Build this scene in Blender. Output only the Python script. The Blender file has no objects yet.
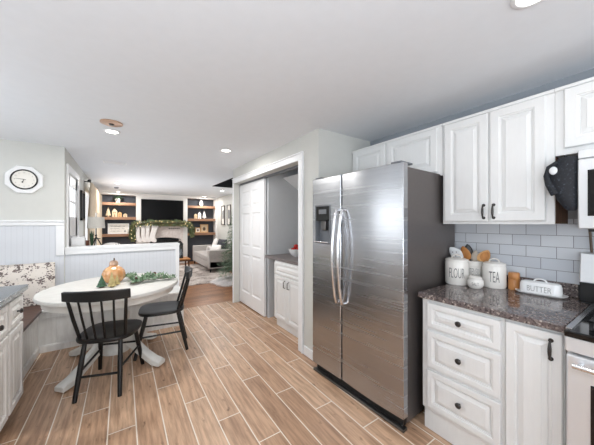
import bpy, bmesh, math, random
from mathutils import Vector, Matrix
random.seed(7)
PI = math.pi
sc = bpy.context.scene
COL = sc.collection

# ------------------------------------------------------------------ camera
cam_data = bpy.data.cameras.new('camera')
cam_data.sensor_width = 36
cam_data.lens = 260.0 / 594 * 36
cam_data.clip_start = 0.02
cam = bpy.data.objects.new('camera', cam_data)
COL.objects.link(cam)
YAW = math.atan(174.5 / 260.0)
cam.location = (0, 0, 1.375)
cam.rotation_euler = (PI / 2, 0, -YAW)
cam_data.shift_y = 0.0008
sc.camera = cam

# ------------------------------------------------------------------ world, daylight, exposure
world = bpy.data.worlds.new('world')
sc.world = world
world.use_nodes = True
bg = world.node_tree.nodes['Background']
bg.inputs[0].default_value = (0.93, 0.96, 1.0, 1)
bg.inputs[1].default_value = 1.6
sc.view_settings.view_transform = 'Standard'
sc.view_settings.look = 'None'
sc.view_settings.gamma = 1.0
sc.view_settings.use_curve_mapping = False
sc.view_settings.exposure = 0.38


def area(name, loc, rot, sx, sy, power, color):
    l = bpy.data.lights.new(name, 'AREA')
    l.shape = 'RECTANGLE'
    l.size, l.size_y, l.energy, l.color = sx, sy, power, color
    o = bpy.data.objects.new(name, l)
    o.location, o.rotation_euler = loc, rot
    COL.objects.link(o)
    return o


# daylight by the left and living windows; fill from an added, unseen back window
area('back_fill', (0.2, -2.45, 1.45), (PI / 2, 0, 0), 3.4, 1.5, 31, (0.90, 0.95, 1.0))
area('daylight_left_window', (-2.38, 3.0, 1.5), (PI / 2, 0, -PI / 2), 1.5, 1.0, 7, (0.90, 0.95, 1.0))
area('daylight_living_window', (-0.42, 7.4, 1.3), (PI / 2, 0, -PI / 2), 2.4, 0.8, 18, (0.97, 0.97, 1.0))
# unseen upward fill lights, added to brighten the ceilings
area('ceiling_fill', (-0.9, -0.7, 1.15), (PI, 0.25, 0), 0.9, 0.9, 58, (0.80, 0.90, 1.0))
area('ceiling_fill_dining', (-1.7, 2.3, 1.2), (PI, -0.15, 0), 0.9, 0.9, 9, (0.80, 0.90, 1.0))
area('ceiling_fill_living', (0.6, 6.2, 0.5), (PI, 0, 0), 2.2, 1.8, 15, (0.82, 0.91, 1.0))
CAN_W = 7.0


# ------------------------------------------------------------------ materials
def lin(c):
    return c / 12.92 if c <= 0.04045 else ((c + 0.055) / 1.055) ** 2.4


def rgb(r, g, b):
    return (lin(r / 255), lin(g / 255), lin(b / 255), 1)


class NT:
    def __init__(s, m):
        s.t = m.node_tree
        s.n = s.t.nodes
        s.b = s.n['Principled BSDF']

    def add(s, typ, **kw):
        nd = s.n.new(typ)
        for k, v in kw.items():
            setattr(nd, k, v)
        return nd

    def link(s, a, b):
        s.t.links.new(a, b)

    def math(s, op, a, b=None):
        nd = s.add('ShaderNodeMath', operation=op)
        for i, q in enumerate((a, b)):
            if q is None:
                continue
            if isinstance(q, (int, float)):
                nd.inputs[i].default_value = q
            else:
                s.link(q, nd.inputs[i])
        return nd.outputs[0]

    def ramp(s, fac, stops):
        nd = s.add('ShaderNodeValToRGB')
        el = nd.color_ramp.elements
        while len(el) < len(stops):
            el.new(0.5)
        for e, (p, c) in zip(el, stops):
            e.position, e.color = p, c
        s.link(fac, nd.inputs[0])
        return nd.outputs[0]

    def mix(s, fac, a, b, blend='MIX'):
        nd = s.add('ShaderNodeMix', data_type='RGBA', blend_type=blend)
        for i, q in ((0, fac), (6, a), (7, b)):
            if isinstance(q, (int, float, tuple)):
                nd.inputs[i].default_value = q
            else:
                s.link(q, nd.inputs[i])
        return nd.outputs[2]

    def noise(s, vec, scale, detail=4, rough=0.55):
        nd = s.add('ShaderNodeTexNoise')
        nd.inputs['Scale'].default_value = scale
        nd.inputs['Detail'].default_value = detail
        nd.inputs['Roughness'].default_value = rough
        if vec is not None:
            s.link(vec, nd.inputs['Vector'])
        return nd.outputs['Fac']

    def coords(s, scale=(1, 1, 1), kind='Object'):
        tc = s.add('ShaderNodeTexCoord')
        mp = s.add('ShaderNodeMapping')
        mp.inputs['Scale'].default_value = scale
        s.link(tc.outputs[kind], mp.inputs['Vector'])
        return mp.outputs[0]

    def bump(s, h, strength, dist=0.002):
        nd = s.add('ShaderNodeBump')
        nd.inputs['Strength'].default_value = strength
        nd.inputs['Distance'].default_value = dist
        s.link(h, nd.inputs['Height'])
        s.link(nd.outputs[0], s.b.inputs['Normal'])


def mat(name, col, rough=0.5, metal=0.0, var=0.04, nscale=14, coat=0.0, bump=0.0, stretch=(1, 1, 1), col2=None):
    m = bpy.data.materials.new(name)
    m.use_nodes = True
    k = NT(m)
    k.b.inputs['Roughness'].default_value = rough
    k.b.inputs['Metallic'].default_value = metal
    if coat:
        k.b.inputs['Coat Weight'].default_value = coat
    c = rgb(*col)
    d = rgb(*col2) if col2 else tuple(max(0, q * (1 - var * 2.2)) for q in c[:3]) + (1,)
    n = k.noise(k.coords(stretch), nscale)
    k.link(k.ramp(n, [(0.3, d), (0.7, c)]), k.b.inputs['Base Color'])
    if bump:
        k.bump(n, bump)
    return m


def mat_emit(name, col, strength):
    m = bpy.data.materials.new(name)
    m.use_nodes = True
    k = NT(m)
    k.b.inputs['Base Color'].default_value = rgb(*col)
    k.b.inputs['Emission Color'].default_value = rgb(*col)
    k.b.inputs['Emission Strength'].default_value = strength
    return m


def mat_planks(name, pitch, length, u0, v0, shift, cols, grout, gw, axis='Y', rough=0.35):
    m = bpy.data.materials.new(name)
    m.use_nodes = True
    k = NT(m)
    tc = k.add('ShaderNodeTexCoord')
    sp = k.add('ShaderNodeSeparateXYZ')
    k.link(tc.outputs['Object'], sp.inputs[0])
    X, Y = (sp.outputs[0], sp.outputs[1]) if axis == 'Y' else (sp.outputs[1], sp.outputs[0])
    u = k.math('DIVIDE', k.math('SUBTRACT', X, u0), pitch)
    n = k.math('FLOOR', u)
    fu = k.math('FRACT', u)
    v = k.math('DIVIDE', k.math('SUBTRACT', k.math('ADD', Y, k.math('MULTIPLY', n, shift)), v0), length)
    q = k.math('FLOOR', v)
    fv = k.math('FRACT', v)
    cb = k.add('ShaderNodeCombineXYZ')
    k.link(n, cb.inputs[0]); k.link(q, cb.inputs[1])
    wn = k.add('ShaderNodeTexWhiteNoise', noise_dimensions='3D')
    k.link(cb.outputs[0], wn.inputs['Vector'])
    # grain coordinates, offset per plank
    gx = k.math('ADD', k.math('MULTIPLY', X, 42), k.math('MULTIPLY', n, 7.3))
    gy = k.math('ADD', k.math('MULTIPLY', Y, 3.2), k.math('MULTIPLY', q, 5.1))
    g = k.add('ShaderNodeCombineXYZ')
    k.link(gx, g.inputs[0]); k.link(gy, g.inputs[1])
    grain = k.noise(g.outputs[0], 1.0, 6, 0.62)
    kx = k.math('ADD', k.math('MULTIPLY', X, 22), k.math('MULTIPLY', n, 3.7))
    ky = k.math('ADD', k.math('MULTIPLY', Y, 9), k.math('MULTIPLY', q, 2.9))
    g2 = k.add('ShaderNodeCombineXYZ')
    k.link(kx, g2.inputs[0]); k.link(ky, g2.inputs[1])
    knot = k.noise(g2.outputs[0], 1.0, 3, 0.5)
    base = k.ramp(wn.outputs['Value'], [(0.0, cols[0]), (0.5, cols[1]), (1.0, cols[2])])
    dark = k.ramp(grain, [(0.33, (0.52, 0.47, 0.44, 1)), (0.60, (1.05, 1.05, 1.05, 1))])
    c = k.mix(0.85, base, dark, 'MULTIPLY')
    kd = k.ramp(knot, [(0.27, (0.30, 0.24, 0.20, 1)), (0.36, (1, 1, 1, 1))])
    c = k.mix(0.8, c, kd, 'MULTIPLY')
    e1 = k.math('LESS_THAN', fu, gw / pitch)
    e2 = k.math('LESS_THAN', fv, gw / length)
    e = k.math('MAXIMUM', e1, e2)
    c = k.mix(e, c, grout)
    k.link(c, k.b.inputs['Base Color'])
    k.b.inputs['Roughness'].default_value = rough
    k.bump(k.math('SUBTRACT', k.math('MULTIPLY', grain, 0.25), e), 0.25, 0.002)
    return m


def mat_tiles(name):
    m = bpy.data.materials.new(name)
    m.use_nodes = True
    k = NT(m)
    tc = k.add('ShaderNodeTexCoord')
    sp = k.add('ShaderNodeSeparateXYZ')
    k.link(tc.outputs['Object'], sp.inputs[0])
    v = k.math('DIVIDE', k.math('SUBTRACT', sp.outputs[2], 0.99), 0.0755)
    n = k.math('FLOOR', v)
    fv = k.math('FRACT', v)
    u = k.math('DIVIDE', k.math('ADD', sp.outputs[1], k.math('MULTIPLY', n, 0.0765)), 0.153)
    q = k.math('FLOOR', u)
    fu = k.math('FRACT', u)
    e = k.math('MAXIMUM', k.math('LESS_THAN', fu, 0.022), k.math('LESS_THAN', fv, 0.045))
    cb = k.add('ShaderNodeCombineXYZ')
    k.link(n, cb.inputs[0]); k.link(q, cb.inputs[1])
    wn = k.add('ShaderNodeTexWhiteNoise', noise_dimensions='3D')
    k.link(cb.outputs[0], wn.inputs['Vector'])
    base = k.ramp(wn.outputs['Value'], [(0, rgb(198, 202, 209)), (1, rgb(216, 219, 224))])
    k.link(k.mix(e, base, rgb(128, 130, 134)), k.b.inputs['Base Color'])
    k.link(k.math('ADD', k.math('MULTIPLY', e, 0.6), 0.12), k.b.inputs['Roughness'])
    wav = k.noise(k.coords((1, 1, 1)), 16, 2)
    k.bump(k.math('SUBTRACT', k.math('MULTIPLY', wav, 0.5), e), 0.3, 0.002)
    return m


def mat_bead(name, col, pitch=0.045, axis=0):
    m = bpy.data.materials.new(name)
    m.use_nodes = True
    k = NT(m)
    tc = k.add('ShaderNodeTexCoord')
    sp = k.add('ShaderNodeSeparateXYZ')
    k.link(tc.outputs['Object'], sp.inputs[0])
    f = k.math('FRACT', k.math('DIVIDE', sp.outputs[axis], pitch))
    e = k.math('LESS_THAN', f, 0.13)
    k.link(k.mix(e, rgb(*col), tuple(q * 0.93 for q in rgb(*col)[:3]) + (1,)), k.b.inputs['Base Color'])
    k.b.inputs['Roughness'].default_value = 0.45
    k.bump(k.math('SUBTRACT', 0.0, e), 0.2, 0.002)
    return m


def mat_granite(name, c1, c2, c3, rough=0.08, scale=130):
    m = bpy.data.materials.new(name)
    m.use_nodes = True
    k = NT(m)
    co = k.coords()
    vo = k.add('ShaderNodeTexVoronoi')
    vo.inputs['Scale'].default_value = scale
    k.link(co, vo.inputs['Vector'])
    sep = k.add('ShaderNodeSeparateColor')
    k.link(vo.outputs['Color'], sep.inputs[0])
    c = k.ramp(sep.outputs[0], [(0.0, c1), (0.45, c2), (0.8, c2), (0.97, c3)])
    n = k.noise(co, 22, 5)
    c = k.mix(k.math('MULTIPLY', n, 0.6), c, c1)
    k.link(c, k.b.inputs['Base Color'])
    k.b.inputs['Roughness'].default_value = rough
    return m


def mat_steel(name, col, rough=0.28, stretch=(1, 1, 60), amt=0.12, bst=0.06, bdist=0.001):
    m = bpy.data.materials.new(name)
    m.use_nodes = True
    k = NT(m)
    n = k.noise(k.coords(stretch), 4, 5)
    c = rgb(*col)
    k.link(k.ramp(n, [(0.3, tuple(q * (1 - amt) for q in c[:3]) + (1,)), (0.7, c)]), k.b.inputs['Base Color'])
    k.b.inputs['Metallic'].default_value = 1.0
    k.link(k.math('ADD', k.math('MULTIPLY', n, 0.16), rough - 0.08), k.b.inputs['Roughness'])
    k.bump(n, bst, bdist)
    return m


def mat_floral(name, base, c1, c2, scale=55):
    m = bpy.data.materials.new(name)
    m.use_nodes = True
    k = NT(m)
    co = k.coords()
    vo = k.add('ShaderNodeTexVoronoi')
    vo.inputs['Scale'].default_value = scale
    k.link(co, vo.inputs['Vector'])
    mask = k.noise(co, scale * 0.22, 3, 0.6)
    vein = k.noise(co, scale * 0.5, 3)
    p = k.math('ADD', vo.outputs['Distance'], k.math('MULTIPLY', k.math('SUBTRACT', 0.52, mask), 3.2))
    p = k.math('ADD', p, k.math('MULTIPLY', k.math('SUBTRACT', vein, 0.5), 0.9))
    c = k.ramp(p, [(0.22, c1), (0.34, c2), (0.46, base), (1, base)])
    k.link(c, k.b.inputs['Base Color'])
    k.b.inputs['Roughness'].default_value = 0.9
    return m


def mat_rug(name):
    m = bpy.data.materials.new(name)
    m.use_nodes = True
    k = NT(m)
    co = k.coords()
    n1 = k.noise(co, 3.2, 6, 0.7)
    n2 = k.noise(co, 40, 3, 0.6)
    s = k.math('ADD', n1, k.math('MULTIPLY', k.math('SUBTRACT', n2, 0.5), 0.35))
    k.link(k.ramp(s, [(0.35, rgb(112, 104, 102)), (0.48, rgb(178, 166, 158)), (0.62, rgb(206, 198, 192))]), k.b.inputs['Base Color'])
    k.b.inputs['Roughness'].default_value = 0.95
    k.bump(n2, 0.5, 0.004)
    return m


def mat_glass(name, tint=(1, 1, 1, 1), rough=0.0):
    m = bpy.data.materials.new(name)
    m.use_nodes = True
    k = NT(m)
    out = k.n['Material Output']
    gl = k.add('ShaderNodeBsdfGlossy')
    gl.inputs['Roughness'].default_value = 0.03
    tr = k.add('ShaderNodeBsdfTransparent')
    tr.inputs['Color'].default_value = tint
    mx = k.add('ShaderNodeMixShader')
    mx.inputs[0].default_value = 0.06
    k.link(tr.outputs[0], mx.inputs[1]); k.link(gl.outputs[0], mx.inputs[2])
    k.link(mx.outputs[0], out.inputs['Surface'])
    return m


M = {}
M['wall'] = mat('wall_paint', (208, 208, 203), 0.7, var=0.012)
M['wall_slate'] = mat('slate_wall_paint', (150, 155, 161), 0.7, var=0.015)
M['closet_wall'] = mat('closet_wall_paint', (205, 207, 209), 0.7, var=0.015)
M['ceiling'] = mat('ceiling_paint', (231, 234, 238), 0.8, var=0.01)
M['trim'] = mat('trim_paint', (238, 239, 240), 0.4, var=0.01)
M['bead'] = mat_bead('beadboard_paint', (214, 217, 222))
M['cab'] = mat('cabinet_paint', (230, 230, 229), 0.38, var=0.015, nscale=9, stretch=(6, 6, 1))
M['cab_aged'] = mat('aged_white_paint', (240, 238, 234), 0.5, nscale=5, stretch=(9, 9, 1), col2=(216, 213, 208))
M['bench_wood'] = mat('whitewashed_planks', (240, 239, 236), 0.6, nscale=5, stretch=(5, 5, 1), col2=(220, 218, 214))
M['bench_seat'] = mat('brown_seat_wood', (96, 66, 54), 0.45, nscale=5, stretch=(8, 1, 8), col2=(60, 40, 34))
M['raw_wood'] = mat('raw_wood', (120, 84, 58), 0.6, nscale=6, stretch=(5, 5, 1), col2=(74, 50, 36))
M['floor'] = mat_planks('wood_tile_floor', 0.158, 0.975, 0.074, 0.7895, 0.3145,
                        [rgb(184, 147, 118), rgb(199, 162, 132), rgb(213, 178, 148)], rgb(236, 226, 212), 0.007)
M['living_floor'] = mat_planks('hardwood_floor', 0.09, 1.1, 4.47, 0.2, 0.37,
                               [rgb(142, 92, 58), rgb(164, 110, 72), rgb(182, 128, 86)], rgb(96, 62, 40), 0.002, axis='X', rough=0.3)
M['tiles'] = mat_tiles('subway_tiles')
M['granite'] = mat_granite('brown_granite', rgb(62, 54, 54), rgb(120, 108, 106), rgb(198, 184, 174))
M['grey_top'] = mat_granite('grey_stone', rgb(76, 80, 82), rgb(98, 103, 104), rgb(120, 124, 125), 0.15, 90)
M['closet_top'] = mat('taupe_laminate', (112, 102, 100), 0.3, var=0.06, nscale=60)
M['steel'] = mat_steel('brushed_steel', (186, 187, 190), 0.26, (0.25, 0.25, 9), 0.14, 0.07, 0.006)  # coarse colour and bump bands imitate a reflected window with blinds
M['steel_side'] = mat('fridge_case_paint', (104, 98, 96), 0.36, metal=0.55, var=0.03, nscale=30)
M['chrome'] = mat_steel('bright_steel', (226, 226, 228), 0.2, (1, 1, 1), 0.04)
M['stove_steel'] = mat('satin_steel', (222, 223, 225), 0.3, metal=0.45, var=0.02, nscale=4, stretch=(1, 40, 1))
M['black'] = mat('black_paint', (20, 20, 21), 0.35, var=0.1)
M['chair'] = mat('black_lacquer', (13, 13, 14), 0.38, var=0.1, nscale=20)
M['black_gloss'] = mat('black_glass', (10, 10, 12), 0.08, var=0.05)
M['screen'] = mat('screen_glass', (7, 7, 9), 0.3, var=0.05)
M['screen'].node_tree.nodes['Principled BSDF'].inputs['Specular IOR Level'].default_value = 0.15
M['iron'] = mat('cast_iron', (34, 34, 35), 0.55, var=0.1)
M['bronze'] = mat('oil_bronze', (70, 66, 64), 0.3, metal=0.6, var=0.1)
M['nickel'] = mat('dark_nickel', (110, 108, 106), 0.3, metal=0.9)
M['grey_plastic'] = mat('grey_plastic', (112, 115, 120), 0.35, var=0.03)
M['table'] = mat('table_white_paint', (222, 220, 214), 0.45, nscale=6, stretch=(3, 3, 3), col2=(214, 211, 205))
M['ceramic'] = mat('cream_ceramic', (238, 234, 228), 0.22, var=0.02)
M['white_ceramic'] = mat('white_ceramic', (240, 240, 240), 0.18, var=0.015)
M['letter'] = mat('grey_lettering', (104, 102, 102), 0.5, var=0.05)
M['letter_light'] = mat('embossed_lettering', (164, 163, 163), 0.5, var=0.05)
M['numeral_grey'] = mat('faded_numeral', (176, 174, 170), 0.6, var=0.03)
M['bamboo'] = mat('bamboo', (202, 142, 84), 0.4, nscale=6, stretch=(6, 6, 1), col2=(168, 110, 60))
M['light_wood'] = mat('pale_wood', (216, 172, 118), 0.5, nscale=6, stretch=(6, 6, 1), col2=(188, 140, 88))
M['taupe'] = mat('taupe_silicone', (178, 166, 152), 0.5)
M['spot_white'] = mat('white_enamel', (222, 224, 226), 0.25)
M['mitt'] = None
M['shelf'] = mat('rustic_shelf_wood', (170, 130, 102), 0.55, nscale=5, stretch=(1, 8, 8), col2=(122, 88, 66))
M['charcoal'] = mat('charcoal_paint', (68, 72, 80), 0.6, var=0.04)
M['stair_black'] = mat('dark_stair_paint', (40, 42, 46), 0.6, var=0.05)
M['breast'] = mat('white_brick_paint', (232, 229, 225), 0.7, var=0.03, nscale=30)
M['surround'] = mat('whitewashed_brick', (232, 224, 219), 0.8, nscale=20, col2=(212, 200, 194))
M['garland'] = mat('pale_cedar_green', (142, 150, 108), 0.7, nscale=12, col2=(86, 96, 62))
M['leaf'] = mat('eucalyptus_green', (150, 172, 142), 0.6, nscale=20, col2=(96, 126, 96))
M['pine'] = mat('pine_green', (84, 108, 78), 0.7, nscale=12, col2=(46, 70, 48))
M['tree'] = mat('flocked_fir_green', (158, 176, 152), 0.75, nscale=9, col2=(92, 116, 92))
M['gold_leaf'] = mat('gold_berries', (206, 176, 112), 0.4, var=0.15, nscale=30)
M['stock'] = mat('white_knit', (244, 241, 238), 0.9, nscale=60, col2=(228, 222, 218), bump=0.4)
M['sofa'] = mat('grey_upholstery', (186, 180, 176), 0.9, nscale=80, col2=(164, 158, 154), bump=0.2)
M['pillow_white'] = mat('white_linen', (232, 228, 224), 0.9, var=0.05, nscale=30)
M['pillow_dark'] = mat('charcoal_linen', (58, 58, 64), 0.9, var=0.08, nscale=30)
M['rug'] = mat_rug('distressed_rug')
M['fur'] = mat('white_fur', (228, 224, 222), 0.95, nscale=50, col2=(196, 190, 188), bump=0.8)
M['floral'] = mat_floral('floral_fabric', rgb(224, 216, 207), rgb(112, 100, 96), rgb(158, 146, 140), 58)
M['curtain'] = mat('cream_curtain', (222, 204, 180), 0.9, var=0.05, nscale=12)
M['shade'] = mat('lampshade_linen', (206, 202, 194), 0.85, var=0.03, nscale=60)
M['amber'] = mat('amber_glass', (226, 178, 126), 0.16, nscale=14, col2=(196, 132, 78), coat=0.5)
M['tree_green'] = mat('green_bottle_brush', (78, 112, 84), 0.6, nscale=40, col2=(48, 80, 60))
M['tree_gold'] = mat('gold_bottle_brush', (206, 190, 134), 0.45, nscale=40, col2=(168, 146, 92))
M['red'] = mat('red_skin', (196, 44, 36), 0.25, nscale=10, col2=(150, 28, 26))
M['paper'] = mat('paper_white', (238, 234, 226), 0.8, var=0.03)
M['tan'] = mat('tan_board', (214, 190, 156), 0.6, var=0.05)
M['brown_box'] = mat('brown_leather', (126, 72, 50), 0.5, var=0.1)
M['copper'] = mat('brushed_copper', (204, 170, 146), 0.3, metal=0.7)
M['cord'] = mat('brown_cord', (104, 86, 70), 0.5)
M['lamp_on'] = mat_emit('lamp_lens', (255, 250, 240), 9.0)
M['garland_light'] = mat_emit('fairy_bulb', (255, 226, 170), 3.0)
M['frosted'] = mat_emit('daylit_frosted_glass', (240, 244, 248), 0.75)
M['glass'] = mat_glass('window_glass')
M['smoke_glass'] = mat_glass('lantern_glass', (0.55, 0.58, 0.6, 1))


def mk_mitt():
    m = bpy.data.materials.new('speckled_quilting')
    m.use_nodes = True
    k = NT(m)
    n = k.noise(k.coords(), 90, 2, 0.6)
    k.link(k.ramp(n, [(0.55, rgb(18, 21, 28)), (0.66, rgb(42, 48, 58)), (0.8, rgb(90, 96, 106))]), k.b.inputs['Base Color'])
    k.b.inputs['Roughness'].default_value = 0.7
    return m


M['mitt'] = mk_mitt()


# ------------------------------------------------------------------ mesh builder
class MB:
    def __init__(s):
        s.bm = bmesh.new()

    def box(s, x0, x1, y0, y1, z0, z1, rot=None, piv=None):
        vs = [s.bm.verts.new((x, y, z)) for z in (z0, z1) for y in (y0, y1) for x in (x0, x1)]
        for f in ((0, 2, 3, 1), (4, 5, 7, 6), (0, 1, 5, 4), (2, 6, 7, 3), (0, 4, 6, 2), (1, 3, 7, 5)):
            s.bm.faces.new([vs[i] for i in f])
        if rot is not None:
            bmesh.ops.rotate(s.bm, verts=vs, cent=piv or (0, 0, 0), matrix=rot)
        return s

    def loft(s, rings, cap=True):
        R = [[s.bm.verts.new(p) for p in r] for r in rings]
        n = len(R[0])
        for a, b in zip(R, R[1:]):
            for i in range(n):
                j = (i + 1) % n
                s.bm.faces.new((a[i], a[j], b[j], b[i]))
        if cap:
            s.bm.faces.new(list(reversed(R[0])))
            s.bm.faces.new(R[-1])
        return s

    def tube(s, pts, rad, seg=10, flat=None, cap=True):
        """tube along points; rad a number or list; flat=(a,b) scales the two cross directions"""
        P = [Vector(p) for p in pts]
        if isinstance(rad, (int, float)):
            rad = [rad] * len(P)
        rings = []
        up = None
        for i, p in enumerate(P):
            t = (P[min(i + 1, len(P) - 1)] - P[max(i - 1, 0)]).normalized()
            if up is None:
                up = Vector((0, 0, 1)) if abs(t.z) < 0.9 else Vector((1, 0, 0))
            a = t.cross(up).normalized()
            b = a.cross(t).normalized()
            up = b
            fa, fb = flat or (1, 1)
            rings.append([p + (a * math.cos(q) * fa + b * math.sin(q) * fb) * rad[i]
                          for q in [2 * PI * j / seg for j in range(seg)]])
        return s.loft(rings, cap)

    def cyl(s, p0, p1, r0, r1=None, seg=12):
        return s.tube([p0, p1], [r0, r0 if r1 is None else r1], seg)

    def lathe(s, prof, c=(0, 0, 0), seg=24, sx=1.0, sy=1.0, rotz=0.0):
        rings = []
        for r, z in prof:
            r = max(r, 0.0004)
            ring = []
            for j in range(seg):
                q = 2 * PI * j / seg
                x, y = r * math.cos(q) * sx, r * math.sin(q) * sy
                ring.append((c[0] + x * math.cos(rotz) - y * math.sin(rotz),
                             c[1] + x * math.sin(rotz) + y * math.cos(rotz), c[2] + z))
            rings.append(ring)
        return s.loft(rings)

    def sphere(s, c, r, seg=12, rings=8):
        if isinstance(r, (int, float)):
            r = (r, r, r)
        rr = []
        for i in range(rings + 1):
            t = PI * i / rings
            k = max(math.sin(t), 0.02)
            rr.append([(c[0] + r[0] * k * math.cos(2 * PI * j / seg), c[1] + r[1] * k * math.sin(2 * PI * j / seg),
                        c[2] - r[2] * math.cos(t)) for j in range(seg)])
        return s.loft(rr)

    def prism(s, pts, d0, d1, axis='Y'):
        """extrude a closed 2D outline: axis Y uses (x,z), axis X uses (y,z), axis Z uses (x,y)"""
        def p3(p, d):
            return {'Y': (p[0], d, p[1]), 'X': (d, p[0], p[1]), 'Z': (p[0], p[1], d)}[axis]
        return s.loft([[p3(p, d0) for p in pts], [p3(p, d1) for p in pts]])

    def rings(s, x0, x1, z0, z1, prof, back):
        """panel facing -y: prof = [(inset, y)...], sides run back to y=back"""
        def rect(i, y):
            return [(x0 + i, y, z0 + i), (x1 - i, y, z0 + i), (x1 - i, y, z1 - i), (x0 + i, y, z1 - i)]
        return s.loft([rect(0, back)] + [rect(i, y) for i, y in prof])

    def quad(s, pts):
        s.bm.faces.new([s.bm.verts.new(p) for p in pts])
        return s

    def leaf(s, p, d, n, L, W):
        """a pointed leaf blade with a folded midrib"""
        d = Vector(d).normalized()
        n = Vector(n)
        sd = d.cross(n)
        if sd.length < 1e-4:
            sd = d.cross(Vector((1, 0.3, 0.2)))
        sd.normalize()
        u = sd.cross(d).normalized()
        p = Vector(p)
        a = s.bm.verts.new(p)
        b = s.bm.verts.new(p + d * L * 0.5 + sd * W * 0.5 + u * W * 0.15)
        c = s.bm.verts.new(p + d * L)
        e = s.bm.verts.new(p + d * L * 0.5 - sd * W * 0.5 + u * W * 0.15)
        m = s.bm.verts.new(p + d * L * 0.5)
        for f in ((a, m, b), (b, m, c), (a, e, m), (m, e, c)):
            s.bm.faces.new(f)
        return s

    def build(s, name, m, parent=None, smooth=False, bevel=0.0, seg=2, subsurf=0, loc=None, rot=None):
        bmesh.ops.recalc_face_normals(s.bm, faces=s.bm.faces)
        me = bpy.data.meshes.new(name)
        s.bm.to_mesh(me)
        s.bm.free()
        me.materials.append(M[m] if isinstance(m, str) else m)
        o = bpy.data.objects.new(name, me)
        COL.objects.link(o)
        if parent:
            o.parent = parent
        if loc:
            o.location = loc
        if rot:
            o.rotation_euler = rot
        if bevel:
            b = o.modifiers.new('bevel', 'BEVEL')
            b.width, b.segments, b.limit_method = bevel, seg, 'ANGLE'
            b.angle_limit = math.radians(40)
            smooth = True
        if subsurf:
            q = o.modifiers.new('subsurf', 'SUBSURF')
            q.levels = q.render_levels = subsurf
            smooth = True
        if smooth:
            for p in me.polygons:
                p.use_smooth = True
            if not subsurf:
                try:
                    me.set_sharp_from_angle(angle=math.radians(42))
                except Exception:
                    pass
        return o


def tag(o, label=None, cat=None, group=None, kind=None):
    for k, v in (('label', label), ('category', cat), ('group', group), ('kind', kind)):
        if v:
            o[k] = v
    return o


def thing(name, label, cat, loc=(0, 0, 0), rz=0.0, group=None):
    o = bpy.data.objects.new(name, None)
    o.empty_display_size = 0.05
    COL.objects.link(o)
    o.location = loc
    o.rotation_euler = (0, 0, rz)
    return tag(o, label, cat, group)


def struct(name, mb, m, bevel=0.0, label=None, parent=None):
    o = mb.build(name, m, parent, bevel=bevel)
    if not parent:
        o['kind'] = 'structure'
    if label:
        o['label'] = label
    return o


def copy_tree(o, parent=None):
    c = o.copy()
    COL.objects.link(c)
    c.parent = parent
    for ch in list(o.children):
        copy_tree(ch, c)
    return c


def text_mesh(txt, height, m, name, parent, loc, rot, width=None, extrude=0.0012, offset=0.0, wrap=None, label=None):
    cu = bpy.data.curves.new(name, 'FONT')
    cu.body = txt
    cu.align_x, cu.align_y = 'CENTER', 'CENTER'
    cu.size = 1.0
    cu.extrude = 0.0
    cu.offset = offset
    cu.resolution_u = 3
    t = bpy.data.objects.new(name, cu)
    COL.objects.link(t)
    bpy.context.view_layer.update()
    dg = bpy.context.evaluated_depsgraph_get()
    me = bpy.data.meshes.new_from_object(t.evaluated_get(dg))
    bpy.data.objects.remove(t)
    bm = bmesh.new()
    bm.from_mesh(me)
    xs = [v.co.x for v in bm.verts]; ys = [v.co.y for v in bm.verts]
    x0, x1, y0, y1 = min(xs), max(xs), min(ys), max(ys)
    sy = height / (y1 - y0)
    sx = sy if width is None else width / (x1 - x0)
    for v in bm.verts:
        v.co.x = (v.co.x - (x0 + x1) / 2) * sx
        v.co.y = (v.co.y - (y0 + y1) / 2) * sy
    r = bmesh.ops.extrude_face_region(bm, geom=list(bm.faces))
    for v in [g for g in r['geom'] if isinstance(g, bmesh.types.BMVert)]:
        v.co.z += extrude
    if wrap:                       # bend round a vertical cylinder of radius wrap, text facing -y
        for v in bm.verts:
            a, rr, z = v.co.x / wrap, wrap + v.co.z, v.co.y
            v.co = (math.sin(a) * rr, -math.cos(a) * rr, z)
    bmesh.ops.recalc_face_normals(bm, faces=bm.faces)
    bm.to_mesh(me)
    bm.free()
    me.materials.clear()
    me.materials.append(M[m])
    o = bpy.data.objects.new(name, me)
    COL.objects.link(o)
    o.parent = parent
    o.location = loc
    o.rotation_euler = rot
    if label:
        o['label'] = label
    return o


# ================================================================== SETTING
HC = 2.3
struct('floor', MB().box(-2.6, 2.6, -2.7, 4.47, -0.1, 0.0), 'floor', label='wood look plank tile floor with pale grout')
struct('floor_living', MB().box(-0.8, 3.1, 4.47, 10.3, -0.1, 0.0), 'living_floor', label='reddish brown hardwood floor of the living room')
# ceiling with a stair opening over the far room
cl = MB()
cl.box(-2.6, 3.1, -2.7, 5.15, HC, HC + 0.12).box(-2.6, 1.87, 5.15, 6.65, HC, HC + 0.12).box(-2.6, 3.1, 6.65, 10.3, HC, HC + 0.12)
struct('ceiling', cl, 'ceiling')
so = MB()
so.box(1.77, 1.87, 5.05, 6.75, HC + 0.12, 3.4).box(2.95, 3.05, 5.05, 6.75, HC + 0.12, 3.4)
so.box(1.87, 2.95, 5.05, 5.15, HC + 0.12, 3.4).box(1.87, 2.95, 6.65, 6.75, HC + 0.12, 3.4).box(1.77, 3.05, 5.05, 6.75, 3.4, 3.5)
so.box(1.87, 2.95, 6.64, 6.66, HC, HC + 0.12)
struct('wall_stairwell', so, 'stair_black', label='dark painted opening in the ceiling beyond the closet wall')
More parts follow.
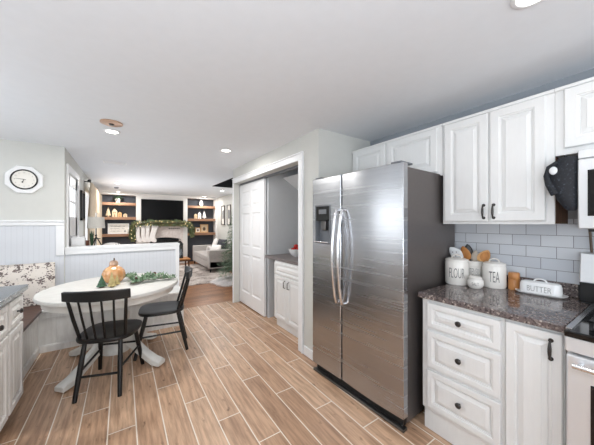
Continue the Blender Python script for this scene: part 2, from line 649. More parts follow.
# kitchen walls
struct('wall_right', MB().box(2.34, 2.46, -2.7, 2.09, 0, HC), 'wall_slate')
struct('wall_alcove', MB().box(1.59, 2.34, 1.99, 2.09, 0, HC).box(2.34, 2.6, 2.09, 2.2, 0, HC), 'wall')
wb = MB()
wb.box(1.59, 1.69, 2.09, 2.326, 0, HC).box(1.59, 1.69, 4.325, 4.36, 0, HC).box(1.59, 1.69, 2.326, 4.325, 2.05, HC)
struct('wall_closet', wb, 'wall')
struct('wall_closet_end', MB().box(1.755, 3.0, 4.30, 4.36, 0, HC).box(1.69, 1.755, 4.348, 4.36, 0, HC), 'wall')
struct('wall_closet_back', MB().box(2.5, 2.6, 2.2, 4.3, 0, HC), 'closet_wall')
struct('wall_closet_side', MB().box(1.755, 2.5, 3.36, 3.42, 0, HC), 'closet_wall')
struct('trim_1', MB().prism([(2.0, 2.05), (2.5, 1.75), (2.5, 2.05)], 2.21, 3.36, 'Y'), 'trim', label='sloping stair underside inside the closet')
wk = MB()
wk.box(-2.6, -2.3, -2.72, -2.6, 0, HC).box(2.0, 2.46, -2.72, -2.6, 0, HC).box(-2.3, 2.0, -2.72, -2.6, 0, 0.8).box(-2.3, 2.0, -2.72, -2.6, 2.15, HC)
struct('wall_back', wk, 'wall')
wl = MB()
wl.box(-2.6, -2.48, -2.7, 2.2, 0, HC).box(-2.6, -2.48, 3.8, 4.32, 0, HC).box(-2.6, -2.48, 2.2, 3.8, 0, 0.95).box(-2.6, -2.48, 2.2, 3.8, 2.05, HC)
struct('wall_left', wl, 'wall')
wc = MB().box(-2.48, -0.585, 4.2, 4.32, 0, HC)
struct('wall_clock', wc, 'wall')
struct('baseboard_left', MB().box(-2.48, -2.464, -2.6, 4.2, 0, 0.1), 'trim', 0.003)
struct('baseboard_back', MB().box(-2.46, 2.34, -2.6, -2.584, 0, 0.1), 'trim', 0.003)
struct('baseboard_clock', MB().box(-2.46, -1.47, 4.166, 4.184, 0, 0.1), 'trim', 0.003)


def window(n, x0, x1, z0, z1, y, rz, loc, nx=2, nz=1):
    r = thing('window_%d' % n, None, None, loc, rz)
    r['kind'] = 'structure'
    f = MB()
    f.box(x0, x0 + 0.06, y - 0.03, y + 0.06, z0, z1).box(x1 - 0.06, x1, y - 0.03, y + 0.06, z0, z1)
    f.box(x0 + 0.06, x1 - 0.06, y - 0.03, y + 0.06, z0, z0 + 0.06).box(x0 + 0.06, x1 - 0.06, y - 0.03, y + 0.06, z1 - 0.06, z1)
    for i in range(1, nx):
        xc = x0 + (x1 - x0) * i / nx
        f.box(xc - 0.015, xc + 0.015, y, y + 0.04, z0 + 0.06, z1 - 0.06)
    for i in range(1, nz):
        zc = z0 + (z1 - z0) * i / nz
        f.box(x0 + 0.06, x1 - 0.06, y + 0.003, y + 0.037, zc - 0.015, zc + 0.015)
    f.build('window_frame', 'trim', r)
    MB().box(x0 + 0.03, x1 - 0.03, y + 0.015, y + 0.02, z0 + 0.03, z1 - 0.03).build('glass', 'glass', r)
    return r


window(1, -2.3, 2.0, 0.8, 2.15, 0, 0, (0, -2.66, 0), 3, 1)  # unseen back window, added to let daylight in
window(2, 2.2, 3.8, 0.95, 2.05, 0, PI / 2, (-2.54, 0, 0), 2, 2)
# half wall with beadboard and cap
struct('wall_half', MB().box(-0.585, 0.69, 4.23, 4.36, 0, 1.02), 'bead', label='beadboard half wall between kitchen and living room')
cp = MB()
cp.box(-0.585, 0.71, 4.205, 4.40, 1.04, 1.075).box(-0.582, 0.655, 4.21, 4.23, 0.985, 1.04).box(0.655, 0.705, 4.207, 4.372, 0, 1.04)
struct('trim_2', cp, 'trim', 0.004, label='white cap and edge boards of the half wall')
# wainscot on the clock wall: bead panel, chair rail, end stile
struct('trim_3', MB().box(-2.4, -0.59, 4.185, 4.2, 0, 1.36), 'bead', label='beadboard wainscot under the clock')
cr = MB()
cr.box(-2.4, -0.583, 4.16, 4.2, 1.388, 1.408).box(-2.4, -0.583, 4.172, 4.2, 1.345, 1.388).box(-0.66, -0.583, 4.172, 4.2, 0.985, 1.345)
struct('trim_4', cr, 'trim', 0.004, label='white chair rail and end board of the wainscot')
# living room shell
wv = MB()
D0, D1, W0, W1 = 4.42, 5.26, 6.2, 8.7
wv.box(-0.705, -0.585, 4.32, D0, 0, HC).box(-0.705, -0.585, D0, D1, 2.04, HC).box(-0.705, -0.585, D1, W0, 0, HC)
wv.box(-0.705, -0.585, W0, W1, 0, 0.75).box(-0.705, -0.585, W0, W1, 2.0, HC).box(-0.705, -0.585, W1, 10.2, 0, HC)
struct('wall_living_left', wv, 'wall')
struct('wall_living_right', MB().box(2.9, 3.0, 4.36, 10.2, 0, HC), 'wall')
struct('wall_living_far', MB().box(-0.6, 3.0, 9.9, 10.02, 0, HC), 'charcoal', label='charcoal painted wall behind the shelves')
br = MB()
br.box(0.36, 1.87, 9.6, 9.9, 1.30, HC).box(0.36, 0.62, 9.6, 9.9, 0, 1.3).box(1.72, 1.87, 9.6, 9.9, 0, 1.3)
br.box(2.84, 2.9, 9.6, 9.9, 0, HC)
br.box(-0.585, 2.9, 9.58, 9.9, 2.24, HC)
struct('wall_chimney', br, 'breast', label='white chimney breast with a boxed band at the ceiling')
sr = MB()
N = 14
arch = [(0.62, 0), (0.62, 1.3), (1.72, 1.3), (1.72, 0), (1.62, 0)]
pts = [(1.62 - (0.9 * i / N), 0.84 + 0.06 * math.sin(PI * i / N)) for i in range(N + 1)]
arch += pts + [(0.72, 0)]
sr.prism(arch, 9.57, 9.9)
struct('wall_fireplace', sr, 'surround', label='whitewashed fireplace surround with a shallow arch')
struct('window_3', MB().box(-0.66, -0.655, W0, W1, 0.75, 2.0), 'glass')
f3 = MB()
for yy in (W0, (W0 + W1) / 2 - 0.02, W1 - 0.05):
    f3.box(-0.69, -0.58, yy, yy + 0.05, 0.75, 2.0)
f3.box(-0.69, -0.57, W0, W1, 0.72, 0.77).box(-0.69, -0.58, W0, W1, 1.97, 2.0)
struct('trim_5', f3, 'trim', label='white window frame behind the curtains')

# door casings and doors ------------------------------------------------
cs = MB()
cs.box(1.574, 1.592, 2.258, 2.326, 0, 2.05).box(1.574, 1.592, 4.318, 4.345, 0, 2.05).box(1.574, 1.592, 2.258, 4.345, 2.05, 2.115)
cs.box(1.564, 1.592, 2.238, 2.258, 0, 2.115).box(1.564, 1.592, 2.238, 4.35, 2.115, 2.132)
struct('trim_6', cs, 'trim', 0.004, label='white casing round the closet opening')
struct('trim_7', MB().box(1.695, 1.75, 2.33, 4.29, 2.03, 2.05), 'grey_plastic', label='sliding door track')
struct('baseboard_closet', MB().box(1.575, 1.592, 1.99, 2.235, 0, 0.09), 'trim', 0.003)

d = thing('door_1', 'white six panel sliding door covering half the closet', None, (1.70, 4.345, 0), -PI / 2)
d['kind'] = 'structure'
PW, PH = 0.957, 2.02
slab = MB()
xs = [0, 0.12, 0.435, 0.52, 0.84, PW]
zs = [0.02, 0.22, 0.86, 0.98, 1.54, 1.64, 1.90, PH]
for i in (0, 2, 4):
    slab.box(xs[i], xs[i + 1], 0, 0.035, zs[0], zs[-1])
for i in (0, 2, 4, 6):
    for j in (1, 3):
        slab.box(xs[j], xs[j + 1], 0, 0.035, zs[i], zs[i + 1])
slab.build('door_slab', 'trim', d)
for i in (1, 3, 5):
    for j in (1, 3):
        MB().rings(xs[j], xs[j + 1], zs[i], zs[i + 1], [(0, 0.0), (0.018, 0.012), (0.03, 0.012), (0.055, 0.003)], 0.03).build('door_panel', 'trim', d)

d2 = thing('door_2', 'white exterior door with a glazed upper half in the left living room wall', None, (-0.605, D0, 0), PI / 2)
d2['kind'] = 'structure'
W = D1 - D0
ds = MB()
ds.box(0.02, 0.16, -0.02, 0.025, 0.02, 2.02).box(W - 0.16, W - 0.02, -0.02, 0.025, 0.02, 2.02).box(0.02, W - 0.02, -0.02, 0.025, 1.87, 2.02)
ds.box(0.02, W - 0.02, -0.02, 0.025, 0.02, 1.46)
ds.build('door_slab', 'trim', d2, bevel=0.004)
mu = MB()
for i in range(1, 3):
    xc = 0.16 + (W - 0.32) * i / 3
    mu.box(xc - 0.012, xc + 0.012, -0.022, 0.02, 1.46, 1.87)
mu.box(0.16, W - 0.16, -0.0215, 0.02, 1.655, 1.68)
mu.build('muntin', 'trim', d2)
MB().box(0.15, W - 0.15, -0.012, -0.006, 1.45, 1.88).build('frosted_pane', 'frosted', d2)
pn = MB()
for a, b in ((0.14, W / 2 - 0.04), (W / 2 + 0.04, W - 0.14)):
    pn.rings(a, b, 0.2, 1.2, [(0, -0.028), (0.02, -0.022), (0.05, -0.022), (0.07, -0.03)], -0.018)
pn.build('door_panel', 'trim', d2)
MB().sphere((W - 0.08, -0.06, 0.98), 0.03).cyl((W - 0.08, -0.02, 0.98), (W - 0.08, -0.06, 0.98), 0.012).build('door_knob', 'bronze', d2)
c2 = MB()
c2.box(-0.59, -0.570, D0 - 0.085, D0, 0, 2.04).box(-0.59, -0.570, D1, D1 + 0.085, 0, 2.04).box(-0.59, -0.567, D0 - 0.085, D1 + 0.085, 2.04, 2.125)
struct('trim_8', c2, 'trim', 0.004, label='white casing round the exterior door')
bb = MB()
bb.box(2.885, 2.9, 4.36, 9.6, 0, 0.1)
struct('baseboard_living', bb, 'trim', 0.003)
# tile backsplash
struct('trim_9', MB().box(2.33, 2.34, -0.6, 1.98, 0.99, 1.40), 'tiles', label='pale grey subway tile backsplash')


# ================================================================== CEILING LIGHTS
def can_light(x, y, label, group='recessed ceiling lights', w=1.0):
    t = thing('ceiling_light', label, 'light', (x, y, HC), 0, group)
    MB().lathe([(0.05, -0.002), (0.072, -0.002), (0.072, -0.007), (0.066, -0.010), (0.055, -0.011), (0.05, -0.006)], seg=28).build('trim_ring', 'trim', t, smooth=True)
    MB().lathe([(0.0, -0.004), (0.055, -0.004), (0.055, -0.0075), (0.0, -0.0085)], seg=24).build('lens', 'lamp_on', t, smooth=True)
    l = bpy.data.lights.new('can_lamp', 'AREA')
    l.shape = 'DISK'
    l.size = 0.12
    l.energy = CAN_W * w
    l.color = (1.0, 0.98, 0.95)
    o = bpy.data.objects.new('can_lamp', l)
    o.parent = t
    o.location = (0, 0, -0.02)
    COL.objects.link(o)
    return t


can_light(-0.088, 3.21, 'round recessed ceiling light glowing above the dining table', w=1.6)
can_light(1.09, 3.24, 'round recessed ceiling light in front of the closet doors', w=1.0)
can_light(1.372, 0.338, 'round recessed ceiling light nearest the camera at the top edge', w=0.15)
can_light(-0.09, 0.40, 'recessed ceiling light in the kitchen, out of frame', w=0.6)
can_light(-0.097, 7.31, 'recessed living room ceiling light nearer the camera on the curtain side', w=1.8)
can_light(-0.10, 9.3, 'recessed living room ceiling light above the left shelves', w=1.8)
can_light(2.37, 9.3, 'recessed living room ceiling light above the right shelves', w=1.8)
can_light(2.37, 7.38, 'recessed living room ceiling light above the grey sofa', w=1.8)
t = thing('ceiling_canopy', 'round copper toned ceiling canopy beside the light over the table', 'ceiling fixture', (-0.084, 2.94, HC))
MB().lathe([(0.0, -0.001), (0.088, -0.001), (0.088, -0.010), (0.074, -0.016), (0.0, -0.016)], seg=28).build('canopy_plate', 'copper', t, smooth=True)
MB().lathe([(0.0, -0.016), (0.022, -0.016), (0.018, -0.026), (0.0, -0.028)], seg=16).build('socket', 'bronze', t, smooth=True)
t = thing('ceiling_vent', 'small white ceiling vent beyond the table light', 'vent', (-0.095, 4.86, HC))
v = MB().box(-0.15, 0.15, -0.08, 0.08, -0.008, -0.001)
v.build('vent_frame', 'trim', t, bevel=0.003)
v = MB()
for i in range(6):
    v.box(-0.13, 0.13, -0.065 + i * 0.023, -0.055 + i * 0.023, -0.012, -0.008)
v.build('vent_louvres', 'trim', t)
t = thing('smoke_detector', 'small round smoke detector on the living room ceiling', 'detector', (-0.13, 8.2, HC))
MB().lathe([(0.0, -0.001), (0.05, -0.001), (0.05, -0.02), (0.035, -0.035), (0.0, -0.035)], seg=20).build('housing', 'grey_plastic', t, smooth=True)


# ================================================================== CABINET BUILDERS
def door_mb(x0, x1, z0, z1, y=0.0, t=0.02, fr=0.055):
    """raised panel door, front at y-t, back at y"""
    f = y - t
    return MB().rings(x0, x1, z0, z1, [(0, f + 0.004), (0.004, f), (fr - 0.010, f), (fr - 0.006, f + 0.005), (fr, f + 0.006), (fr + 0.002, f + 0.014),
                                       (fr + 0.006, f + 0.014), (fr + 0.008, f + 0.010), (fr + 0.026, f + 0.004), (fr + 0.028, f + 0.0015)], y)


def knob_mb(x, z, y):
    mb = MB()
    prof = [(0.006, 0), (0.006, 0.012), (0.016, 0.018), (0.0165, 0.024), (0.011, 0.030), (0.0, 0.031)]
    rings = [[(x + r * math.cos(2 * PI * j / 14), y - d, z + r * math.sin(2 * PI * j / 14)) for j in range(14)] for r, d in
             [(max(r, 0.0005), d) for r, d in prof]]
    return mb.loft(rings)


def bar_handle_mb(x, z, y, L=0.10):
    """cast twisted bar pull with round bolt plates"""
    mb = MB()
    for s in (-1, 1):
        mb.cyl((x, y, z + s * L / 2), (x, y - 0.006, z + s * L / 2), 0.010, 0.009, 12)
        mb.cyl((x, y, z + s * L / 2), (x, y - 0.018, z + s * L / 2 * 0.9), 0.0045, 0.0045, 8)
    n = 10
    pts = [(x, y - 0.018 - 0.005 * math.sin(PI * i / n), z - L * 0.45 + 0.9 * L * i / n) for i in range(n + 1)]
    rad = [0.0042 + 0.0035 * math.sin(PI * i / n) for i in range(n + 1)]
    return mb.tube(pts, rad, 8)


def counter_box(parent, W, D, z0, z1, m='cab'):
    mb = MB()
    mb.box(0, W, 0.0, D, z0, z1)
    return mb.build('body', m, parent, bevel=0.002)


# ---- right base cabinets (front plane X = 1.675 body, doors proud to 1.655)
XF = 1.678
c = thing('base_cabinet', 'white three drawer base cabinet beside the refrigerator', 'cabinet', (XF, 0.982, 0), -PI / 2, 'white base cabinets')
wD = 0.982 - 0.527
counter_box(c, wD, 2.335 - XF, 0.15, 0.878)
MB().box(0.0, wD, 0.025, 0.06, 0.0, 0.15).build('toe_kick', 'cab', c)
for z0, z1 in ((0.695, 0.855), (0.438, 0.672), (0.175, 0.415)):
    dr = door_mb(0.04, wD - 0.016, z0, z1, 0, 0.02, 0.042).build('drawer', 'cab', c)
    knob_mb((wD + 0.024) / 2, (z0 + z1) / 2 + 0.004, -0.02).build('knob', 'bronze', dr, smooth=True)
c = thing('base_cabinet', 'narrow white base cabinet with one door beside the stove', 'cabinet', (XF, 0.525, 0), -PI / 2, 'white base cabinets')
wD = 0.525 - 0.302
counter_box(c, wD, 2.335 - XF, 0.15, 0.878)
MB().box(0.0, wD, 0.025, 0.06, 0.0, 0.15).build('toe_kick', 'cab', c)
dr = door_mb(0.004, wD - 0.006, 0.175, 0.862, 0, 0.02, 0.045).build('door', 'cab', c)
bar_handle_mb(wD - 0.045, 0.785, -0.02, 0.085).build('handle', 'bronze', dr, smooth=True)
t = thing('countertop', 'polished brown speckled granite countertop beside the stove', 'countertop', (0, 0, 0))
MB().prism([(1.645, 0.297), (2.215, 0.297), (2.215, 0.350), (2.335, 0.350), (2.335, 0.998), (1.645, 0.998)], 0.879, 0.914, 'Z').build('slab', 'granite', t, bevel=0.006, seg=3)
MB().box(2.305, 2.329, 0.36, 0.998, 0.9145, 0.998).build('upstand', 'granite', t, bevel=0.003)


# ---- upper cabinets (body front X = 2.05, doors proud)
def upper(label, y0, y1, z0, z1, doors, handles=None, margin=0.02, side=None, depth=None):
    c = thing('wall_cabinet', label, 'cabinet', (2.05, y1, 0), -PI / 2, 'white wall cabinets')
    Wd = y1 - y0
    counter_box(c, Wd, 2.335 - 2.05, z0, z1)
    for i, (a, b) in enumerate(doors):
        dd = door_mb(y1 - b, y1 - a, z0 + margin, z1 - 0.02, 0, 0.02, 0.058).build('door', 'cab', c)
        if handles:
            bar_handle_mb(y1 - handles[i], z0 + 0.085, -0.02, 0.085).build('handle', 'bronze', dd, smooth=True)
    MB().box(-0.0, Wd, -0.012, 0.0, z1 - 0.016, z1 + 0.004).build('crown_strip', 'cab', c, bevel=0.003)
    if side:
        MB().box(Wd, Wd + 0.003, 0.012, 0.28, z0 + 0.004, z1 - 0.35).build('side_panel', side, c)
    return c


upper('white two door wall cabinet above the canisters', 0.412, 1.036, 1.367, 2.135,
      [(0.735, 1.018), (0.448, 0.722)], [0.757, 0.700], side='raw_wood')
upper('short white two door wall cabinet above the refrigerator', 1.040, 1.985, 1.745, 2.135,
      [(1.56, 1.955), (1.075, 1.53)], None, 0.03)
upper('white wall cabinet above the microwave and cut by the right edge', -0.40, 0.4112, 1.755, 2.135,
      [(0.0, 0.372), (-0.385, -0.012)], None, 0.035)

# ---- microwave
t = thing('microwave', 'white over the range microwave with a dark door window', 'microwave', (1.95, 0.304, 0), -PI / 2)
MB().box(0.0, 0.76, 0.01, 0.375, 1.345, 1.748).build('body', 'spot_white', t, bevel=0.004)
dd = MB().box(0.0, 0.58, -0.02, 0.008, 1.345, 1.70).build('door', 'stove_steel', t, bevel=0.006)
MB().rings(0.035, 0.50, 1.41, 1.64, [(0, -0.024), (0.006, -0.026)], -0.02).build('door_window', 'black_gloss', dd)
MB().tube([(0.545, -0.02, 1.38), (0.545, -0.055, 1.40), (0.545, -0.055, 1.64), (0.545, -0.02, 1.66)], 0.009, 10).build('handle', 'chrome', dd, smooth=True)
MB().box(0.583, 0.76, -0.02, 0.008, 1.345, 1.70).build('control_panel', 'black_gloss', t, bevel=0.003)
MB().box(0.0, 0.76, -0.012, 0.008, 1.704, 1.748).build('vent_grille', 'spot_white', t, bevel=0.003)
MB().box(0.03, 0.73, 0.04, 0.34, 1.33, 1.345).build('bottom_filter', 'black', t)
MB().tube([(2.31, 0.315, 1.74), (2.30, 0.320, 1.40), (2.315, 0.312, 1.30), (2.32, 0.305, 1.16)], 0.006, 8).build('power_cord', 'cord', smooth=True)
tag(bpy.data.objects['power_cord'], 'thin brown power cord hanging between microwave and tile', 'cord')

# ---- oven mitt hanging in the gap
t = thing('oven_mitt', 'black speckled oven mitt hanging left of the microwave', 'oven mitt', (1.965, 0.36, 1.44))
prof = [(-0.030, 0.0, 0.014, 0.016), (-0.028, 0.014, 0.028, 0.022), (-0.016, 0.06, 0.042, 0.028), (-0.004, 0.12, 0.053, 0.031),
        (0.003, 0.17, 0.060, 0.031), (0.000, 0.215, 0.058, 0.028), (-0.012, 0.255, 0.047, 0.024), (-0.018, 0.285, 0.040, 0.022)]
mb = MB()
mb.loft([[(w * 0 + d * math.sin(q), yc + w * math.cos(q), z) for q in [2 * PI * j / 16 for j in range(16)]] for yc, z, w, d in prof])
mb.build('hand', 'mitt', t, smooth=True)
th = MB().tube([(-0.012, 0.030, 0.09), (-0.014, 0.056, 0.15), (-0.014, 0.066, 0.195), (-0.014, 0.056, 0.24), (-0.014, 0.022, 0.262)],
               [0.02, 0.017, 0.013, 0.012, 0.012], 10)
th.build('thumb', 'mitt', t, smooth=True)
MB().sphere((-0.028, 0.036, 0.218), (0.006, 0.017, 0.022)).build('loop_gap_patch', 'spot_white', t, smooth=True)  # white patch added for the cabinet showing through the thumb loop
MB().tube([(0.0, 0.0, 0.275), (0.02, 0.0, 0.298), (0.06, 0.0, 0.300)], 0.004, 8).build('hanging_loop', 'mitt', t, smooth=True)

# ---- stove
t = thing('stove', 'stainless gas stove at the right edge', 'stove', (1.60, 0.288, 0), -PI / 2)
SW = 0.76
MB().box(0.0, SW, 0.03, 0.66, 0.05, 0.905).build('body', 'stove_steel', t)
od = MB().box(0.004, SW - 0.004, -0.015, 0.028, 0.20, 0.815).build('oven_door', 'stove_steel', t, bevel=0.006)
MB().rings(0.075, SW - 0.075, 0.30, 0.712, [(0, -0.017), (0.006, -0.019)], -0.0145).build('oven_window', 'black_gloss', od)
h = MB()
h.tube([(0.03, -0.055, 0.785), (SW - 0.03, -0.055, 0.785)], 0.011, 12)
for x in (0.05, SW - 0.05):
    h.cyl((x, -0.014, 0.785), (x, -0.055, 0.785), 0.009)
h.build('handle', 'chrome', od, smooth=True)
MB().box(0.004, SW - 0.004, -0.01, 0.028, 0.06, 0.19).build('storage_drawer', 'stove_steel', t, bevel=0.005)
MB().box(0.0, SW, -0.012, 0.05, 0.825, 0.888).build('control_panel', 'stove_steel', t, bevel=0.004)
for i in range(5):
    kx = 0.14 + i * 0.12
    k = MB()
    k.cyl((kx, -0.012, 0.858), (kx, -0.042, 0.858), 0.021, 0.017, 16)
    k.build('control_knob', 'chrome', t, smooth=True)
MB().box(-0.002, SW + 0.002, -0.02, 0.62, 0.888, 0.916).build('cooktop', 'black_gloss', t, bevel=0.005)
MB().box(0.0, 0.02, 0.0, 0.60, 0.9165, 0.922).build('side_trim', 'chrome', t)
for gx in (0.06, 0.40):
    g = MB()
    for yy in [0.06 + 0.05 * j for j in range(11)]:
        g.box(gx, gx + 0.30, yy, yy + 0.012, 0.945, 0.958)
    for xx in (gx, gx + 0.14, gx + 0.288):
        g.box(xx, xx + 0.012, 0.06, 0.572, 0.935, 0.955)
    for xx in (gx, gx + 0.288):
        for yy in (0.06, 0.56):
            g.box(xx, xx + 0.012, yy, yy + 0.012, 0.917, 0.94)
    g.build('grate', 'iron', t)
for bx in (0.21, 0.55):
    for by in (0.18, 0.44):
        MB().lathe([(0.0, 0.916), (0.05, 0.916), (0.05, 0.926), (0.038, 0.930), (0.036, 0.938), (0.0, 0.939)], (bx, by, 0)).build('burner', 'iron', t, smooth=True)
MB().box(-0.055, SW, 0.622, 0.70, 0.917, 1.03).build('backguard_base', 'black', t, bevel=0.004)
MB().prism([(0.61, 1.03), (0.64, 1.20), (0.70, 1.20), (0.70, 1.031)], -0.055, SW, 'X').build('backguard', 'stove_steel', t, bevel=0.006)

# ================================================================== REFRIGERATOR
ang = math.atan2(-0.915, 0.04)
t = thing('refrigerator', 'stainless side by side refrigerator with a water dispenser', 'refrigerator', (1.470, 1.935, 0), ang)
FW = 0.915
MB().box(0.012, FW - 0.012, 0.075, 0.80, 0.03, 1.755).build('case', 'steel_side', t, bevel=0.006)
split = 0.365


def fridge_door(x0, x1):
    # gently bowed front
    n = 12
    front = [(x0 + (x1 - x0) * i / n, 0.012 - 0.012 * math.sin(PI * i / n)) for i in range(n + 1)]
    pts = [(x0, 0.066)] + front + [(x1, 0.066)]
    return MB().prism(pts, 0.085, 1.775, 'Z')


dx0, dx1, dz0, dz1 = 0.045, 0.245, 1.19, 1.535


def yrect(a, b, c_, d_, y):
    return [(a, y, c_), (b, y, c_), (b, y, d_), (a, y, d_)]


FZ = split - 0.003
fz = MB().loft([yrect(0, FZ, 0.085, 1.775, 0.066), yrect(0, FZ, 0.085, 1.775, 0.008), yrect(0.006, FZ - 0.006, 0.091, 1.769, 0.002),
                yrect(dx0, dx1, dz0, dz1, 0.001), yrect(dx0, dx1, dz0, dz1, 0.055)]).build('freezer_door', 'steel', t)
fd = fridge_door(split + 0.003, FW).build('fresh_food_door', 'steel', t, bevel=0.005, seg=3)


def fridge_handle(x, bend):
    n = 14
    pts = [(x + bend * math.sin(PI * i / n), -0.014 - 0.052 * math.sin(PI * i / n) ** 0.7, 0.72 + 0.76 * i / n) for i in range(n + 1)]
    pts = [(x, 0.01, 0.72)] + pts + [(x, 0.01, 1.48)]
    return MB().tube(pts, 0.0125, 12, flat=(0.9, 1.1))


fridge_handle(split - 0.032, 0.0).build('handle', 'chrome', fz, smooth=True)
fridge_handle(split + 0.032, 0.0).build('handle', 'chrome', fd, smooth=True)
dp = MB()
for q in ((dx0 + 0.001, dx1 - 0.001, dz0 + 0.001, dz0 + 0.012), (dx0 + 0.001, dx1 - 0.001, dz1 - 0.012, dz1 - 0.001),
          (dx0 + 0.001, dx0 + 0.012, dz0 + 0.012, dz1 - 0.012), (dx1 - 0.012, dx1 - 0.001, dz0 + 0.012, dz1 - 0.012)):
    dp.box(q[0], q[1], -0.004, 0.05, q[2], q[3])
dp.box(dx0 + 0.012, dx1 - 0.012, 0.045, 0.053, dz0 + 0.012, dz1 - 0.012)
dz = dp.build('dispenser', 'grey_plastic', fz)
dq = MB().box(dx0 + 0.0125, dx1 - 0.0125, -0.002, 0.040, 1.395, dz1 - 0.0125).build('dispenser_panel', 'black_gloss', dz, bevel=0.003)
MB().box(dx0 + 0.05, dx1 - 0.05, -0.0035, -0.0022, 1.455, 1.495).build('display', 'grey_plastic', dq)
MB().box(dx0 + 0.07, dx0 + 0.13, 0.005, 0.04, 1.31, 1.394).build('dispenser_paddle', 'nickel', dz, bevel=0.006)
MB().box(dx0 + 0.006, dx1 - 0.006, -0.03, 0.044, dz0 + 0.013, dz0 + 0.024).build('drip_tray', 'chrome', dz, bevel=0.004)
MB().box(0.02, FW - 0.02, 0.045, 0.08, 0.02, 0.08).build('kick_grille', 'black', t)
MB().box(0.0, FW, 0.012, 0.06, 0.001, 0.020).build('foot_rail', 'nickel', t, bevel=0.003)
for hx in (0.06, FW - 0.06):
    MB().box(hx - 0.04, hx + 0.04, 0.02, 0.16, 1.776, 1.790).build('hinge_cover', 'grey_plastic', t, bevel=0.004)
for fx in (0.06, FW - 0.06):
    MB().cyl((fx, 0.6, 0.0), (fx, 0.6, 0.035), 0.02).build('foot', 'black', t)

# ================================================================== COUNTER ITEMS
CT = 0.9145


def facing(x, y):
    return math.atan2(x, -y) * 0 + (-math.atan2(x, y))     # turn so local -y points at the camera


def canister(x, y, r, h, txt, label, th, tw, sq=1.0):
    t = thing('canister', label, 'canister', (x, y, CT), -math.atan2(x, y), 'lettered ceramic canisters')
    b = MB().lathe([(0.0, 0.0), (r * 0.93, 0.0), (r, 0.012), (r, h - 0.012), (r * 0.95, h), (0.0, h)], seg=32).build('body', 'ceramic', t, smooth=True)
    lid = MB().lathe([(0.0, h + 0.0005), (r * 0.98, h + 0.0005), (r * 1.0, h + 0.006), (r * 0.97, h + 0.014), (r * 0.7, h + 0.022), (0.0, h + 0.024)], seg=32).build('lid', 'ceramic', t, smooth=True)
    pts = [(r * 0.42 * math.cos(q), 0, h + 0.020 + 0.026 * math.sin(q)) for q in [PI * i / 10 for i in range(11)]]
    MB().tube(pts, 0.007, 8, flat=(1.3, 0.8)).build('lid_handle', 'ceramic', lid, smooth=True)
    text_mesh(txt, th, 'letter', 'lettering', b, (0, 0, h * 0.52), (0, 0, 0), tw, wrap=r + 0.0004, offset=-0.011, label='tall thin grey letters reading ' + txt)
    return t


canister(2.12, 0.969, 0.078, 0.172, 'FLOUR', 'tallest white canister lettered FLOUR at the left', 0.072, 0.102)
canister(2.225, 0.764, 0.070, 0.158, 'TEA', 'white lidded canister lettered TEA', 0.074, 0.060)
t = thing('canister', 'small round white jar lettered SALT in front of the utensil crock', 'canister', (2.085, 0.829, CT), -math.atan2(2.085, 0.829), 'lettered ceramic canisters')
b = MB().lathe([(0.0, 0.0), (0.034, 0.0), (0.046, 0.012), (0.051, 0.034), (0.047, 0.056), (0.040, 0.064), (0.0, 0.064)], seg=28).build('body', 'ceramic', t, smooth=True)
MB().lathe([(0.0, 0.0645), (0.042, 0.0645), (0.043, 0.074), (0.030, 0.082), (0.0, 0.084)], seg=28).build('lid', 'ceramic', t, smooth=True)
text_mesh('SALT', 0.022, 'letter', 'lettering', b, (0, 0, 0.034), (0, 0, 0), 0.042, wrap=0.0515, offset=-0.011, label='small grey letters reading SALT')
CX, CY = 2.243, 0.900
t = thing('utensil_crock', 'white crock holding wooden spoons behind the small jar', 'crock', (CX, CY, CT), -math.atan2(CX, CY))
r, h = 0.056, 0.172
b = MB().lathe([(0.0, 0.0), (r * 0.95, 0.0), (r, 0.01), (r, h - 0.03), (r * 1.04, h - 0.026), (r * 1.04, h), (r * 0.92, h), (r * 0.92, 0.02), (0.0, 0.015)], seg=32).build('body', 'ceramic', t, smooth=True)
text_mesh('UTENSILS', 0.05, 'letter_light', 'lettering', b, (0, 0, h * 0.55), (0, 0, 0), 0.085, wrap=r + 0.0004, offset=-0.011, label='embossed letters reading UTENSILS')
for zz in (0.035, h - 0.045):
    MB().lathe([(r, zz), (r + 0.003, zz + 0.003), (r, zz + 0.006)], seg=32).build('band', 'ceramic', b, smooth=True)

# utensils: handle inside the crock, head above; side = screen-right direction
RT = Vector((math.cos(YAW + 0.6), -math.sin(YAW + 0.6), 0))
RT = Vector((CY, -CX, 0)).normalized()
FR = Vector((-CX, -CY, 0)).normalized()


def utensil(name, label, cat, s_off, f_off, lean, z_head, L, W, m_head, m_handle, hollow=False, roll=0.0):
    base = Vector((CX, CY, CT + 0.02)) + FR * f_off * 0.3 - RT * lean * 0.05
    top = Vector((CX, CY, CT + z_head)) + RT * s_off + FR * f_off
    ax = (top - base).normalized()
    t = thing(name, label, cat, tuple(base), 0, 'utensils in the crock')
    rel = top - base
    MB().tube([(0, 0, 0), tuple(rel)], [0.0055, 0.0065], 8).build('handle', m_handle, t, smooth=True)
    n = 9
    sd = (RT * math.cos(roll) + FR * math.sin(roll))
    sd = (sd - ax * sd.dot(ax)).normalized()
    nr = sd.cross(ax).normalized()
    rings = []
    for i in range(n + 1):
        q = i / n
        w = W * (0.18 + 0.82 * math.sin(PI * min(1, 0.12 + 0.88 * q) ** 0.9) ** 0.8) if q < 1 else W * 0.12
        cen = rel + ax * (L * q)
        th = 0.005
        rings.append([tuple(cen + sd * w * 0.5 * math.cos(a) + nr * th * math.sin(a)) for a in [2 * PI * j / 12 for j in range(12)]])
    hd = MB().loft(rings).build('head', m_head, t, smooth=True)
    return t, rel, ax, sd, nr, hd


